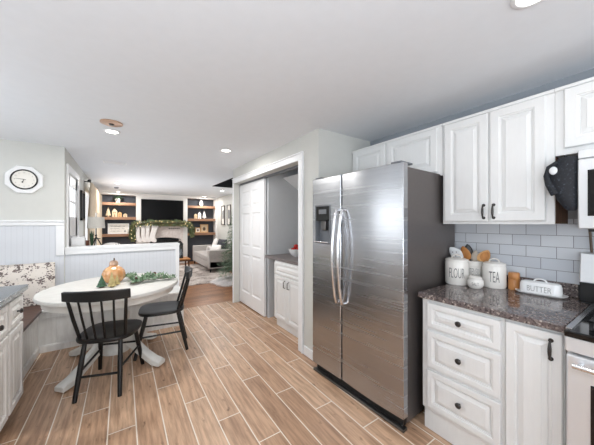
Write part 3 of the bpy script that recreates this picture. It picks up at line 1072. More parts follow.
u = utensil('slotted_spatula', 'white spatula with round holes leaning left in the crock', 'utensil', -0.085, 0.0, -1, 0.178, 0.115, 0.085, 'spot_white', 'spot_white', roll=0.2)
dm = MB()
for a, q in ((0.012, 0.025), (-0.012, 0.04), (0.012, 0.06), (-0.010, 0.075)):
    p = u[1] + u[2] * q + u[3] * a
    dm.tube([tuple(p - u[4] * 0.0062), tuple(p + u[4] * 0.0062)], 0.0045, 10)
dm.build('hole', 'letter', u[5])
utensil('wooden_spatula', 'broad honey coloured wooden spatula in the middle of the crock', 'utensil', -0.040, 0.015, -0.3, 0.18, 0.105, 0.075, 'bamboo', 'bamboo', roll=0.5)
utensil('black_spoon', 'black spoon behind the wooden spatula in the crock', 'utensil', -0.030, -0.03, 0.1, 0.19, 0.105, 0.06, 'black', 'black')
utensil('silicone_spatula', 'taupe silicone spatula between the wooden utensils', 'utensil', 0.002, 0.018, 0.2, 0.17, 0.085, 0.045, 'taupe', 'taupe')
u = utensil('wooden_spoon', 'pale wooden spoon with a hollow bowl leaning right in the crock', 'utensil', 0.040, 0.018, 0.8, 0.17, 0.10, 0.080, 'light_wood', 'light_wood', roll=-0.2)
bm_ = MB()
cen = u[1] + u[2] * 0.05 + u[4] * 0.0035
bm_.loft([[tuple(cen + u[3] * rr * math.cos(a) + u[2] * rr * 1.35 * math.sin(a) + u[4] * dd_) for a in [2 * PI * j / 14 for j in range(14)]] for rr, dd_ in ((0.028, 0.0), (0.028, 0.003), (0.019, 0.0025))])
bm_.build('bowl', 'bamboo', u[5], smooth=True)

t = thing('pepper_mill', 'bamboo salt cellar cylinder between tea canister and butter dish', 'mill', (2.255, 0.659, CT))
MB().lathe([(0.0, 0.0), (0.031, 0.0), (0.032, 0.004), (0.032, 0.068), (0.029, 0.072), (0.0, 0.072)], seg=28).build('body', 'bamboo', t, smooth=True)
MB().lathe([(0.0, 0.0725), (0.030, 0.0725), (0.032, 0.077), (0.032, 0.112), (0.028, 0.118), (0.0, 0.119)], seg=28).build('cap', 'bamboo', t, smooth=True)

# butter dish: long axis along Y
bx, by = 2.230, 0.516
t = thing('butter_dish', 'white lidded butter dish lettered BUTTER', 'butter dish', (bx, by, CT), -PI / 2 + 0.05)


def stadium(hx, hy, z, n=8):
    out = []
    rr = min(hx, hy) * 0.9
    for sx, sy, a0 in ((1, 1, 0), (-1, 1, PI / 2), (-1, -1, PI), (1, -1, 1.5 * PI)):
        for i in range(n + 1):
            a = a0 + PI / 2 * i / n
            out.append((sx * (hx - rr) + rr * math.cos(a), sy * (hy - rr) + rr * math.sin(a), z))
    return out


MB().loft([stadium(0.105, 0.044, 0.0), stadium(0.124, 0.058, 0.010), stadium(0.126, 0.060, 0.014), stadium(0.110, 0.048, 0.012)]).build('tray', 'white_ceramic', t, smooth=True)
lid = MB().loft([stadium(0.102, 0.041, 0.0125), stadium(0.101, 0.040, 0.060), stadium(0.095, 0.034, 0.077), stadium(0.080, 0.022, 0.083)]).build('lid', 'white_ceramic', t, smooth=True)
MB().tube([(0.03 * math.cos(q), 0, 0.082 + 0.018 * math.sin(q)) for q in [PI * i / 10 for i in range(11)]], 0.0065, 8, flat=(1.2, 0.8)).build('lid_handle', 'white_ceramic', lid, smooth=True)
text_mesh('BUTTER', 0.034, 'letter_light', 'lettering', lid, (0, -0.0405, 0.040), (PI / 2, 0, 0), 0.115, offset=-0.011, label='embossed grey letters reading BUTTER')

# ================================================================== CLOSET NICHE
c = thing('closet_cabinet', 'white two door cabinet inside the closet', 'cabinet', (1.712, 3.085, 0), -PI / 2)
cw = 0.68
MB().box(0, cw, 0.0, 0.58, 0.1, 0.873).build('body', 'cab', c, bevel=0.002)
MB().box(0.0, cw, 0.03, 0.06, 0, 0.1).build('toe_kick', 'cab', c)
dr = door_mb(0.015, cw - 0.015, 0.70, 0.855, 0, 0.02, 0.035).build('drawer', 'cab', c)
for a, b, hx in ((0.015, cw / 2 - 0.003, cw / 2 - 0.045), (cw / 2 + 0.003, cw - 0.015, cw / 2 + 0.045)):
    dd = door_mb(a, b, 0.125, 0.685, 0, 0.02, 0.05).build('door', 'cab', c)
    hh = MB()
    hh.tube([(hx, -0.018, 0.555), (hx, -0.045, 0.565), (hx, -0.045, 0.635), (hx, -0.018, 0.645)], 0.006, 8)
    hh.build('handle', 'bronze', dd, smooth=True)
MB().box(1.70, 2.48, 2.225, 3.352, 0.875, 0.912).build('closet_countertop', 'closet_top', bevel=0.004)
tag(bpy.data.objects['closet_countertop'], 'taupe countertop running across the closet niche', 'countertop')
t = thing('fruit_bowl', 'white bowl on the closet counter', 'bowl', (2.0, 2.99, 0.9125))
MB().lathe([(0.0, 0.0), (0.05, 0.0), (0.055, 0.008), (0.085, 0.035), (0.105, 0.075), (0.112, 0.105), (0.104, 0.105), (0.096, 0.075), (0.075, 0.04), (0.0, 0.02)], seg=28).build('body', 'white_ceramic', t, smooth=True)
for i, (ax_, ay_, az_) in enumerate(((-0.035, 0.03, 0.085), (0.04, 0.02, 0.088), (0.0, -0.045, 0.088), (-0.005, 0.005, 0.135))):
    lab = ['red apple at the far side of the white bowl', 'red apple at the back right of the white bowl', 'red apple at the front of the white bowl', 'red apple on top of the pile in the white bowl'][i]
    ap = thing('apple', lab, 'apple', (2.0 + ax_, 2.99 + ay_, 0.9125 + az_), i, 'red apples in the bowl')
    MB().lathe([(0.004, -0.030), (0.018, -0.034), (0.033, -0.018), (0.037, 0.004), (0.030, 0.025), (0.014, 0.032), (0.002, 0.026)], seg=18).build('flesh', 'red', ap, smooth=True)
    MB().cyl((0, 0, 0.026), (0.004, 0, 0.042), 0.0018, 0.0022, 6).build('stem', 'cord', ap)

# ================================================================== LEFT CABINETS (front at X=-0.62)
XI = -0.625


def island(label, y0, y1, knobs):
    c = thing('counter_cabinet', label, 'cabinet', (XI, y0, 0), PI / 2, 'aged white cabinets at the left')
    w = y1 - y0
    MB().box(0, w, 0.0, 0.58, 0.10, 0.872).build('body', 'cab_aged', c, bevel=0.002)
    MB().box(0, w - 0.0, 0.06, 0.10, 0, 0.10).build('toe_kick', 'black', c)
    dr = door_mb(0.012, w - 0.012, 0.675, 0.855, 0, 0.02, 0.04).build('drawer', 'cab_aged', c)
    knob_mb(w / 2, 0.765, -0.02).build('knob', 'bronze', dr, smooth=True)
    dd = door_mb(0.012, w - 0.012, 0.125, 0.655, 0, 0.02, 0.05).build('door', 'cab_aged', c)
    return c


island('aged white drawer and door cabinet at the end of the left counter', 2.425, 2.72, True)
island('aged white cabinet cut by the left edge of the photo', 2.0, 2.42, True)
island('aged white cabinet of the left counter, out of frame', 1.4, 1.995, True)
MB().box(-1.26, -0.59, 1.35, 2.765, 0.875, 0.914).build('counter_slab', 'grey_top', bevel=0.008, seg=3)
tag(bpy.data.objects['counter_slab'], 'grey stone countertop at the left edge', 'countertop')

# ================================================================== BENCH
def bench(name, label, loc, rz, L, D, seat, sx0=0.0, bx=0.0, bl=None):
    """front facing -y, x along the length, depth +y"""
    t = thing(name, label, 'bench', loc, rz, 'built in corner bench')
    p = MB()
    n = max(2, int(L / 0.13))
    for i in range(n):
        p.box(L * i / n + 0.001, L * (i + 1) / n - 0.001, 0.0, 0.018, 0.0, 0.425)
    p.build('front_panel', 'bench_wood', t)
    MB().box(0, L, 0.018, D, 0.0, 0.425).build('box', 'bench_wood', t)
    b = MB()
    bl = bl or L
    b.box(bx, bl, -0.014, 0.0, 0, 0.065).box(bx, bl, -0.010, 0.0, 0.065, 0.075).box(bx, bl, -0.012, 0.0, 0.36, 0.425)
    b.build('base_board', 'bench_wood', t, bevel=0.003)
    MB().box(sx0, L, -0.03, D, 0.427, 0.455).build('seat', seat, t, bevel=0.006)
    return t


bench('bench', 'whitewashed bench along the half wall behind the table', (-0.7395, 3.79, 0), 0, 1.4295, 0.39, 'bench_wood', 0.032, 0.015)
bench('bench', 'bench leg with brown wooden seat beyond the left counter', (-0.74, 2.78, 0), PI / 2, 1.40, 0.72, 'bench_seat', bl=0.994)
# the floral bench cushion
t = thing('bench_cushion', 'long floral cushion leaning on the wall under the clock', 'cushion', (-1.05, 4.075, 0.457))
mb = MB()
nx, nz = 14, 8
Lc, Hc_, Tc = 0.80, 0.45, 0.13
rings = []
for j in range(nz + 1):
    q = j / nz
    e = math.sin(PI * min(max(q, 0.03), 0.97)) ** 0.45
    ring = []
    m_ = 32
    for i in range(m_):
        a = 2 * PI * i / m_
        ca_, sa_ = math.cos(a), math.sin(a)
        x = Lc / 2 * math.copysign(abs(ca_) ** 0.28, ca_)
        y = Tc / 2 * e * math.copysign(abs(sa_) ** 0.75, sa_) * (0.55 + 0.45 * math.cos(x / Lc * 2.6))
        z = Hc_ * q - 0.012 * math.cos(x / Lc * 2 * PI) * q
        ring.append((x * (0.98 + 0.02 * e), y + 0.06 * (q - 0.5) * 0.9, z))
    rings.append(ring)
mb.loft(rings)
mb.build('cover', 'floral', t, smooth=True)

# ================================================================== TABLE
TX, TY = -0.056, 3.175
TR = math.atan2(0.872, 0.489)
t = thing('dining_table', 'white round pedestal dining table', 'table', (TX, TY, 0), TR)
A, B = 0.608, 0.560


def ell(da, z):
    return [((A + da) * math.cos(q), (B + da) * math.sin(q), z) for q in [2 * PI * j / 72 for j in range(72)]]


MB().loft([ell(-0.014, 0.722), ell(0.0, 0.728), ell(0.003, 0.745), ell(-0.003, 0.757), ell(-0.012, 0.760)]).build('tabletop', 'table', t, smooth=True)
MB().loft([ell(-0.050, 0.660), ell(-0.044, 0.664), ell(-0.044, 0.7), ell(-0.040, 0.708), ell(-0.040, 0.7215)]).build('apron', 'table', t, smooth=True)
MB().lathe([(0.0, 0.10), (0.12, 0.10), (0.125, 0.14), (0.10, 0.18), (0.075, 0.25), (0.085, 0.32), (0.115, 0.40), (0.12, 0.46), (0.09, 0.54), (0.08, 0.58), (0.13, 0.62), (0.20, 0.645), (0.20, 0.6545), (0.0, 0.6545)], seg=28).build('pedestal', 'table', t, smooth=True)
for k in range(4):
    a = PI / 4 + k * PI / 2 - TR
    rot = Matrix.Rotation(a, 3, 'Z')
    prof = [(0.07, 0.27, 0.045), (0.16, 0.235, 0.055), (0.26, 0.165, 0.05), (0.36, 0.095, 0.042), (0.44, 0.052, 0.034), (0.495, 0.040, 0.030), (0.525, 0.034, 0.022)]
    rings = []
    for i, (r_, z_, h_) in enumerate(prof):
        w_ = 0.036 + 0.010 * (i > 3)
        hh_ = min(h_, z_ - 0.001)
        ring = []
        for sx_, sz_ in ((-1, -1), (1, -1), (1, 0.6), (0.6, 1), (-0.6, 1), (-1, 0.6)):
            ring.append(tuple(rot @ Vector((r_, sx_ * w_, z_ + sz_ * hh_))))
        rings.append(ring)
    MB().loft(rings).build('leg', 'table', t, bevel=0.006)

# table decor
t = thing('gourd_ornament', 'amber glass pumpkin ornament on the table', 'ornament', (-0.075, 3.30, 0.7605))
prof = []
mb = MB()
rr = []
P_ = [(0.03, 0.0), (0.070, 0.008), (0.096, 0.045), (0.100, 0.085), (0.088, 0.125), (0.066, 0.152), (0.042, 0.165), (0.036, 0.18)]
for r_, z_ in P_:
    rr.append([(r_ * (1 + 0.04 * math.cos(10 * q)) * math.cos(q), r_ * (1 + 0.04 * math.cos(10 * q)) * math.sin(q), z_) for q in [2 * PI * j / 60 for j in range(60)]])
mb.loft(rr).build('glass_body', 'amber', t, smooth=True)
MB().lathe([(0.036, 0.18), (0.040, 0.184), (0.038, 0.205), (0.028, 0.222), (0.012, 0.226), (0.0, 0.227)], seg=20).build('cap', 'copper', t, smooth=True)
MB().tube([(0, 0, 0.225), (0.006, 0, 0.240), (0.0, 0, 0.25)], [0.008, 0.006, 0.007], 8).build('stem', 'cord', t, smooth=True)


def cone_tree(x, y, h, r_, m, label):
    t = thing('ceramic_tree', label, 'ornament', (x, y, 0.7605), 0, 'small cone trees on the table')
    prof = [(0.0, 0.012), (r_, 0.012)]
    n = 5
    for i in range(n):
        q = i / n
        prof += [(r_ * (1 - q) * 0.98, 0.014 + (h - 0.02) * q + 0.002), (r_ * (1 - q) * 0.72, 0.014 + (h - 0.02) * (q + 0.75 / n))]
    prof += [(0.002, h)]
    MB().lathe(prof, seg=18).build('cone', m, t, smooth=True)
    MB().cyl((0, 0, 0), (0, 0, 0.014), r_ * 0.5, r_ * 0.4, 12).build('base', 'cord', t)
    return t


cone_tree(-0.165, 3.10, 0.115, 0.042, 'tree_green', 'small green cone tree left of the amber pumpkin')
cone_tree(-0.085, 3.06, 0.145, 0.036, 'tree_gold', 'taller gold cone tree in front of the amber pumpkin')
cone_tree(-0.045, 3.13, 0.10, 0.03, 'tree_gold', 'shorter gold cone tree close beside the pumpkin')

# greenery laid on the table
t = thing('greenery_garland', 'eucalyptus greenery sprig laid on the white table', 'garland', (0.20, 3.22, 0.7605))
st = MB()
lf = MB()
for s_ in range(7):
    a0 = math.atan2(0.36, 0.36) + (s_ - 3) * 0.23
    x0, y0 = -0.14 + 0.02 * s_ % 0.05, -0.19 + 0.012 * s_
    L_ = 0.34 + 0.08 * random.random()
    pts = []
    for i in range(9):
        q = i / 8
        aa = a0 + 0.25 * math.sin(q * 3 + s_)
        pts.append((x0 + L_ * q * math.cos(aa), y0 + L_ * q * math.sin(aa), 0.008 + 0.03 * math.sin(PI * q) * random.random() + 0.006))
    st.tube(pts, 0.0025, 5)
    for i in range(1, 9):
        for r2 in range(6):
            p = Vector(pts[i]) + Vector((random.uniform(-.012, .012), random.uniform(-.012, .012), 0.002))
            dd = Vector((random.uniform(-1, 1), random.uniform(-1, 1), random.uniform(0.05, 1.0)))
            lf.leaf(p, dd, (0, 0, 1), random.uniform(0.035, 0.065), random.uniform(0.018, 0.030))
st.build('stem', 'cord', t)
lf.build('leaves', 'leaf', t)
for i, (x, y) in enumerate(((0.12, 3.13), (0.30, 3.33))):
    t = thing('pine_cone', ['pine cone in the greenery nearer the pumpkin', 'pine cone at the far end of the greenery'][i], 'pine cone', (x, y, 0.775), i, 'pine cones in the greenery')
    mb = MB()
    mb.sphere((0, 0, 0.022), (0.018, 0.018, 0.026), 10, 8)
    for j in range(40):
        q = j / 40
        a = j * 2.4
        z = 0.002 + 0.042 * q
        rr_ = 0.020 * math.sin(PI * (0.15 + 0.8 * q))
        mb.leaf((rr_ * 0.6 * math.cos(a), rr_ * 0.6 * math.sin(a), z), (math.cos(a), math.sin(a), 0.5), (0, 0, 1), 0.014, 0.012)
    mb.build('scales', 'raw_wood', t)


# ================================================================== CHAIRS
def chair(label, loc, rz, group='black spindle back chairs'):
    t = thing('dining_chair', label, 'chair', loc, rz, group)
    # seat, gently dished, wider at the front
    n = 40

    def outline(s_, z):
        out = []
        for i in range(n):
            q = 2 * PI * i / n
            c_, s2 = math.cos(q), math.sin(q)
            x = 0.215 * math.copysign(abs(c_) ** 0.62, c_) * (1.0 + 0.05 * s2)
            y = 0.012 + 0.222 * math.copysign(abs(s2) ** 0.62, s2)
            out.append((x * s_, y * s_, z))
        return out
    MB().loft([outline(0.90, 0.418), outline(0.985, 0.426), outline(1.0, 0.440), outline(0.985, 0.452), outline(0.90, 0.455), outline(0.6, 0.446), outline(0.2, 0.443)]).build('seat', 'chair', t, smooth=True)
    legs = {}
    for sx in (-1, 1):
        for nm, b, tp in (('rear', (sx * 0.152, -0.235, 0), (sx * 0.125, -0.14, 0.424)), ('front', (sx * 0.180, 0.250, 0), (sx * 0.135, 0.155, 0.424))):
            legs[(nm, sx)] = (Vector(b), Vector(tp))
            MB().tube([b, tuple(Vector(b).lerp(Vector(tp), 0.55)), tp], [0.0155, 0.0195, 0.016], 12).build('leg', 'chair', t, smooth=True)

    def on(k, z):
        b, tp = legs[k]
        return tuple(b.lerp(tp, z / 0.424))
    for sx in (-1, 1):
        MB().tube([on(('rear', sx), 0.205), on(('front', sx), 0.205)], 0.0095, 8).build('stretcher', 'chair', t, smooth=True)
    MB().tube([on(('rear', -1), 0.17), on(('rear', 1), 0.17)], 0.0095, 8).build('stretcher', 'chair', t, smooth=True)
    MB().tube([on(('front', -1), 0.25), on(('front', 1), 0.25)], 0.0095, 8).build('stretcher', 'chair', t, smooth=True)
    # top rail, curved
    m_ = 16
    rings = []

    def rail(u):
        x = 0.228 * u
        return x, -0.275 + 0.05 * u * u
    for i in range(m_ + 1):
        u = -1 + 2 * i / m_
        x, y = rail(u)
        hz = 0.038 + 0.006 * (1 - abs(u))
        zc = 0.815
        d_ = 0.012
        nx_, ny_ = -0.17 * u * 0.7, 1.0
        nl = math.hypot(nx_ * 2, 1)
        ox, oy = (-0.41 * u / math.hypot(0.41 * u, 1)) * d_, d_ / math.hypot(0.41 * u, 1)
        rings.append([(x + ox, y + oy, zc - hz), (x - ox, y - oy - 0.006, zc - hz + 0.002), (x - ox, y - oy - 0.012, zc + hz - 0.002), (x + ox, y + oy - 0.008, zc + hz)])
    MB().loft(rings).build('top_rail', 'chair', t, bevel=0.006)
    for i in range(6):
        u = -0.88 + 1.76 * i / 5
        x, y = rail(u)
        xb = 0.158 * u / 0.88
        yb = -0.185 + 0.045 * (u / 0.88) ** 2
        rad = 0.0125 if i in (0, 5) else 0.008
        MB().tube([(xb, yb, 0.445), ((xb + x) / 2, (yb + y) / 2 - 0.004, 0.62), (x * 0.985, y, 0.792)], [rad, rad * 1.05, rad * 0.9], 10).build('spindle', 'chair', t, smooth=True)
    return t


ch = chair('black spindle back chair in the foreground, back to the camera', (-0.086, 2.770, 0), -0.33)
c2_ = copy_tree(ch)
c2_['label'] = 'black spindle back chair at the right side of the table, seen from its side'
c2_.location = (0.375, 3.20, 0)
c2_.rotation_euler = (0, 0, math.atan2(0.98, 0.15))

# ================================================================== CLOCK
t = thing('wall_clock', 'white octagonal clock with a black ring on the left wall', 'clock', (-0.925, 4.199, 1.868))


def octa(r_, y):
    return [(r_ * math.cos(PI / 8 + i * PI / 4), y, r_ * math.sin(PI / 8 + i * PI / 4)) for i in range(8)]


R8 = 0.154 / math.cos(PI / 8)
MB().loft([octa(R8, 0.0), octa(R8, -0.022), octa(R8 - 0.008, -0.03), octa(R8 - 0.06, -0.026)]).build('frame', 'white_ceramic', t)
MB().loft([[(0.104 * math.cos(q), y, 0.104 * math.sin(q)) for q in [2 * PI * i / 40 for i in range(40)]] for y in (-0.026, -0.031)]).build('dial', 'paper', t)
mb = MB()
n = 48
for i in range(n):
    q0, q1 = 2 * PI * i / n, 2 * PI * (i + 1) / n
mb.tube([(0.107 * math.cos(2 * PI * i / 48), -0.032, 0.107 * math.sin(2 * PI * i / 48)) for i in range(49)], 0.0075, 8, cap=False)
mb.build('ring', 'black', t, smooth=True)
for i in range(12):
    a = PI / 2 - (i + 1) * PI / 6
    text_mesh(str(i + 1), 0.014, 'numeral_grey', 'numeral', t, (0.078 * math.cos(a), -0.0312, 0.078 * math.sin(a)), (PI / 2, 0, 0), extrude=0.0008)
a = PI / 2 - 2 * PI * 46 / 60
mh = MB().tube([(-0.015 * math.cos(a), -0.034, -0.015 * math.sin(a)), (0.07 * math.cos(a), -0.034, 0.07 * math.sin(a))], [0.003, 0.0016], 6)
mh.build('minute_hand', 'letter', t)
a = PI / 2 - 2 * PI * (6 + 46 / 60) / 12
hh = MB().tube([(0, -0.036, 0), (0.035 * math.cos(a), -0.036, 0.035 * math.sin(a))], [0.003, 0.002], 6)
hh.sphere((0.033 * math.cos(a), -0.036, 0.033 * math.sin(a)), (0.007, 0.002, 0.009))
hh.build('hour_hand', 'black', t)

# ================================================================== BEHIND THE HALF WALL
t = thing('console_table', 'narrow console table behind the half wall', 'table', (0, 4.42, 0))
MB().box(-0.57, 0.55, 0.0, 0.40, 0.975, 1.005).build('top', 'shelf', t, bevel=0.003)
for x in (-0.55, 0.50):
    for y in (0.02, 0.345):
        MB().box(x, x + 0.035, y, y + 0.035, 0, 0.975).build('leg', 'black', t)
ZC = 1.0055
t = thing('ceramic_crock', 'square white lidded jar at the left end of the half wall', 'jar', (-0.495, 4.56, ZC))
MB().box(-0.075, 0.075, -0.06, 0.06, 0, 0.17).build('body', 'white_ceramic', t, bevel=0.014, seg=3)
lid = MB().box(-0.066, 0.066, -0.052, 0.052, 0.1705, 0.186).build('lid', 'white_ceramic', t, bevel=0.006)
MB().sphere((0, 0, 0.196), (0.014, 0.014, 0.012)).build('knob', 'white_ceramic', lid, smooth=True)
t = thing('storage_box', 'small brown box between the white jar and the potted plant', 'box', (-0.440, 4.74, ZC))
MB().box(-0.05, 0.045, -0.05, 0.05, 0, 0.10).build('body', 'brown_box', t, bevel=0.004)
MB().box(-0.052, 0.047, -0.052, 0.052, 0.1005, 0.122).build('lid', 'brown_box', t, bevel=0.004)
t = thing('potted_plant', 'upright dark green snake plant beside the lamp', 'plant', (-0.352, 4.54, ZC))
MB().lathe([(0.0, 0.0), (0.026, 0.0), (0.034, 0.05), (0.030, 0.05), (0.0, 0.045)], seg=18).build('pot', 'black', t, smooth=True)
lf = MB()
for i in range(13):
    a = i * 2.4
    rr_ = 0.004 + 0.013 * random.random()
    h_ = random.uniform(0.16, 0.235)
    p0 = Vector((rr_ * math.cos(a), rr_ * math.sin(a), 0.045))
    tip = p0 + Vector((0.016 * math.cos(a), 0.016 * math.sin(a), h_))
    s_ = Vector((-math.sin(a), math.cos(a), 0)) * 0.010
    mid = p0.lerp(tip, 0.5)
    lf.loft([[tuple(p0 - s_ * 0.7), tuple(p0 + s_ * 0.7), tuple(p0 + Vector((0.002, 0.002, 0)))], [tuple(mid - s_), tuple(mid + s_), tuple(mid + Vector((0.003 * math.cos(a), 0.003 * math.sin(a), 0)))],
             [tuple(tip - s_ * 0.08), tuple(tip + s_ * 0.08), tuple(tip + Vector((0.001, 0.001, 0)))]])
lf.build('leaves', mat('snake_plant_green', (46, 78, 48), 0.5, nscale=30, col2=(24, 48, 30)), t)
t = thing('table_lamp', 'table lamp with a drum shade on black crossed legs', 'lamp', (-0.314, 4.70, ZC))
lg = 0
for a in (0.3, 0.3 + 2.09, 0.3 + 4.19):
    MB().tube([(0.085 * math.cos(a), 0.085 * math.sin(a), 0.006), (-0.012 * math.cos(a), -0.012 * math.sin(a), 0.20)], 0.0075, 8).build('leg', 'black', t, smooth=True)
MB().cyl((0, 0, 0.15), (0, 0, 0.36), 0.006).build('stem', 'black', t, smooth=True)
MB().tube([(0.05 * math.cos(2 * PI * i / 24), 0.05 * math.sin(2 * PI * i / 24), 0.145) for i in range(25)], 0.005, 8, cap=False).build('ring', 'black', t, smooth=True)
sh = MB()
seg = 32
sh.loft([[(r_ * math.cos(2 * PI * j / seg), r_ * math.sin(2 * PI * j / seg), z_) for j in range(seg)] for r_, z_ in ((0.105, 0.295), (0.095, 0.455), (0.092, 0.455), (0.102, 0.295))], cap=False)
sh.build('lamp_shade', 'shade', t, smooth=True)
MB().sphere((0, 0, 0.39), 0.025).build('bulb', 'white_ceramic', t, smooth=True)
t = thing('throw_pillow', 'white patterned pillow on the console right of the lamp', 'pillow', (-0.13, 4.66, ZC))
MB().sphere((0, 0, 0.042), (0.11, 0.075, 0.042), 20, 12).build('cover', mat_floral('grey_print', rgb(230, 226, 222), rgb(120, 120, 122), rgb(186, 184, 182), 50), t, smooth=True)

# dark frame, curtain rod and curtains on the left living wall
t = thing('picture_frame', 'narrow black framed picture between door and curtains', 'picture', (-0.584, 5.78, 1.67), PI / 2)
w2, h2 = 0.20, 0.25
mb = MB()
mb.box(-w2, -w2 + 0.03, -0.03, 0, -h2, h2).box(w2 - 0.03, w2, -0.03, 0, -h2, h2).box(-w2, w2, -0.03, 0, h2 - 0.03, h2).box(-w2, w2, -0.03, 0, -h2, -h2 + 0.03)
mb.build('frame', 'black', t)
MB().box(-w2 + 0.03, w2 - 0.03, -0.012, -0.002, -h2 + 0.03, h2 - 0.03).build('print', 'pillow_dark', t)
t = thing('curtain_rod', 'black curtain rod above the living room window', 'curtain rod', (-0.50, 6.05, 2.14))
MB().cyl((0, 0, 0), (0, 2.9, 0), 0.012).build('rod', 'black', t, smooth=True)
for y in (-0.03, 2.93):
    MB().sphere((0, y, 0), 0.028).build('finial', 'black', t, smooth=True)
mb = MB()
for y in (0.1, 2.8):
    mb.box(-0.083, 0.0, y - 0.008, y + 0.008, -0.008, 0.008)
mb.build('bracket', 'black', t)


def curtain(y0, y1, label, z0, z1=2.12):
    t = thing('curtain', label, 'curtain', (-0.50, (y0 + y1) / 2, z0), 0, 'cream curtains at the living room window')
    mb = MB()
    n = 60
    L_ = y1 - y0
    H_ = z1 - z0

    def row(z, k, dx):
        return [(dx + 0.035 * k * math.sin(i / n * L_ * 52), -L_ / 2 + L_ * i / n, z) for i in range(n + 1)]
    rows = [row(H_, 0.5, 0.02), row(H_ * 0.7, 1.0, 0.0), row(H_ * 0.3, 1.15, 0.0), row(0, 1.1, 0.0)]
    rows_b = [[(x - 0.004, y, z) for x, y, z in r_] for r_ in rows]
    for R_ in (rows, rows_b):
        V = [[mb.bm.verts.new(p) for p in r_] for r_ in R_]
        for a, b in zip(V, V[1:]):
            for i in range(n):
                mb.bm.faces.new((a[i], a[i + 1], b[i + 1], b[i]))
    mb.build('drape', 'curtain', t, smooth=True)
    return t


curtain(6.1, 6.75, 'cream curtain nearest the door', 0.05)
curtain(8.2, 8.9, 'cream curtain nearest the shelves', 0.05)
v_ = curtain(6.75, 8.2, 'short scalloped cream valance between the curtains', 1.62)

# ================================================================== FAR WALL
t = thing('television', 'large flat black television above the mantel', 'television', (1.107, 9.595, 1.78))
MB().box(-0.62, 0.62, -0.05, 0.0, -0.355, 0.355).build('bezel', 'black', t, bevel=0.006)
MB().box(-0.608, 0.608, -0.053, -0.0505, -0.34, 0.343).build('screen', 'screen', t)
for i, (x0, x1, z0, lab, m) in enumerate((
        (-0.58, 0.355, 1.915, 'top wooden shelf in the left niche', 'shelf'), (-0.58, 0.355, 1.475, 'middle wooden shelf in the left niche', 'shelf'), (-0.58, 0.355, 0.955, 'lowest wooden shelf in the left niche', 'shelf'),
        (1.875, 2.835, 1.90, 'top wooden shelf in the right niche', 'shelf'), (1.875, 2.835, 1.44, 'middle wooden shelf in the right niche', 'shelf'), (1.875, 2.835, 0.94, 'lowest wooden shelf in the right niche', 'shelf'))):
    o = MB().box(x0, x1, 9.62, 9.898, z0, z0 + 0.085).build('wall_shelf', 'shelf', bevel=0.005)
    tag(o, lab, 'shelf', 'rustic floating shelves')
# left shelf items
t = thing('potted_plant', 'white potted plant on the top left shelf', 'plant', (-0.12, 9.74, 2.0005))
MB().lathe([(0.0, 0.0), (0.055, 0.0), (0.08, 0.12), (0.07, 0.12), (0.0, 0.10)], seg=18).build('pot', 'ceramic', t, smooth=True)
lf = MB()
for i in range(60):
    a = random.uniform(0, 2 * PI)
    lf.leaf((0.03 * math.cos(a), 0.03 * math.sin(a), 0.11), (math.cos(a), math.sin(a) * 0.5, random.uniform(-0.2, 0.9)), (0, 0, 1), random.uniform(0.08, 0.17), 0.04)
lf.build('leaves', 'pine', t)


def shelf_tree(x, z, h, r_, m, label):
    t = thing('wooden_tree', label, 'ornament', (x, 9.74, z), 0, 'tree and house ornaments on the shelves')
    MB().lathe([(0.0, 0.0), (r_ * 0.35, 0.0), (r_ * 0.3, h * 0.14), (r_, h * 0.14), (r_ * 0.62, h * 0.46), (r_ * 0.7, h * 0.46), (r_ * 0.3, h * 0.78), (0.002, h)], seg=16).build('cone', m, t, smooth=True)


def shelf_house(x, z, h, w, m, label):
    t = thing('wooden_house', label, 'ornament', (x, 9.74, z), 0, 'tree and house ornaments on the shelves')
    b = MB().prism([(-w, 0), (w, 0), (w, h * 0.72), (0.0, h), (-w, h * 0.72)], -0.04, 0.04).build('body', m, t, bevel=0.003)
    mb = MB()
    for q0, q1, q2, q3, nm in ((-w * 0.5, -w * 0.1, h * 0.45, h * 0.62, 'window'), (w * 0.1, w * 0.5, h * 0.45, h * 0.62, 'window'), (-w * 0.2, w * 0.2, 0.0, h * 0.3, 'door')):
        MB().box(q0, q1, -0.043, -0.0405, q2, q3).build(nm, 'shelf', b)


z_ = 1.5605
shelf_tree(-0.36, z_, 0.30, 0.07, 'tan', 'pale wooden tree at the left of the middle left shelf')
shelf_house(-0.20, z_, 0.25, 0.065, 'tan', 'taller tan wooden house on the middle left shelf')
shelf_house(-0.07, z_, 0.16, 0.05, 'light_wood', 'shorter tan wooden house on the middle left shelf')
shelf_house(0.07, z_, 0.11, 0.05, 'tan', 'small low wooden house right of the others on the left shelf')
t = thing('framed_sign', 'white handwritten sign on the lowest left shelf', 'sign', (-0.10, 9.72, 1.0405))
mb = MB()
mb.box(-0.27, 0.27, -0.012, 0.012, 0, 0.02).box(-0.27, 0.27, -0.012, 0.012, 0.30, 0.32).box(-0.27, -0.25, -0.012, 0.012, 0.02, 0.30).box(0.25, 0.27, -0.012, 0.012, 0.02, 0.30)
mb.build('frame', 'trim', t)
MB().box(-0.25, 0.25, -0.005, 0.008, 0.02, 0.30).build('panel', 'paper', t)
sq = MB()
for row in range(3):
    pts = [(-0.20 + 0.36 * i / 60, -0.007, 0.235 - 0.075 * row + 0.018 * math.sin(i * 1.1 + row * 2) * (0.5 + 0.5 * math.sin(i * 0.37 + row))) for i in range(61 - 14 * (row == 2))]
    sq.tube(pts, 0.004, 5)
sq.prism([(0.13, 0.05), (0.20, 0.05), (0.165, 0.13)], -0.008, -0.005)
sq.build('handwriting', 'letter_light', t)
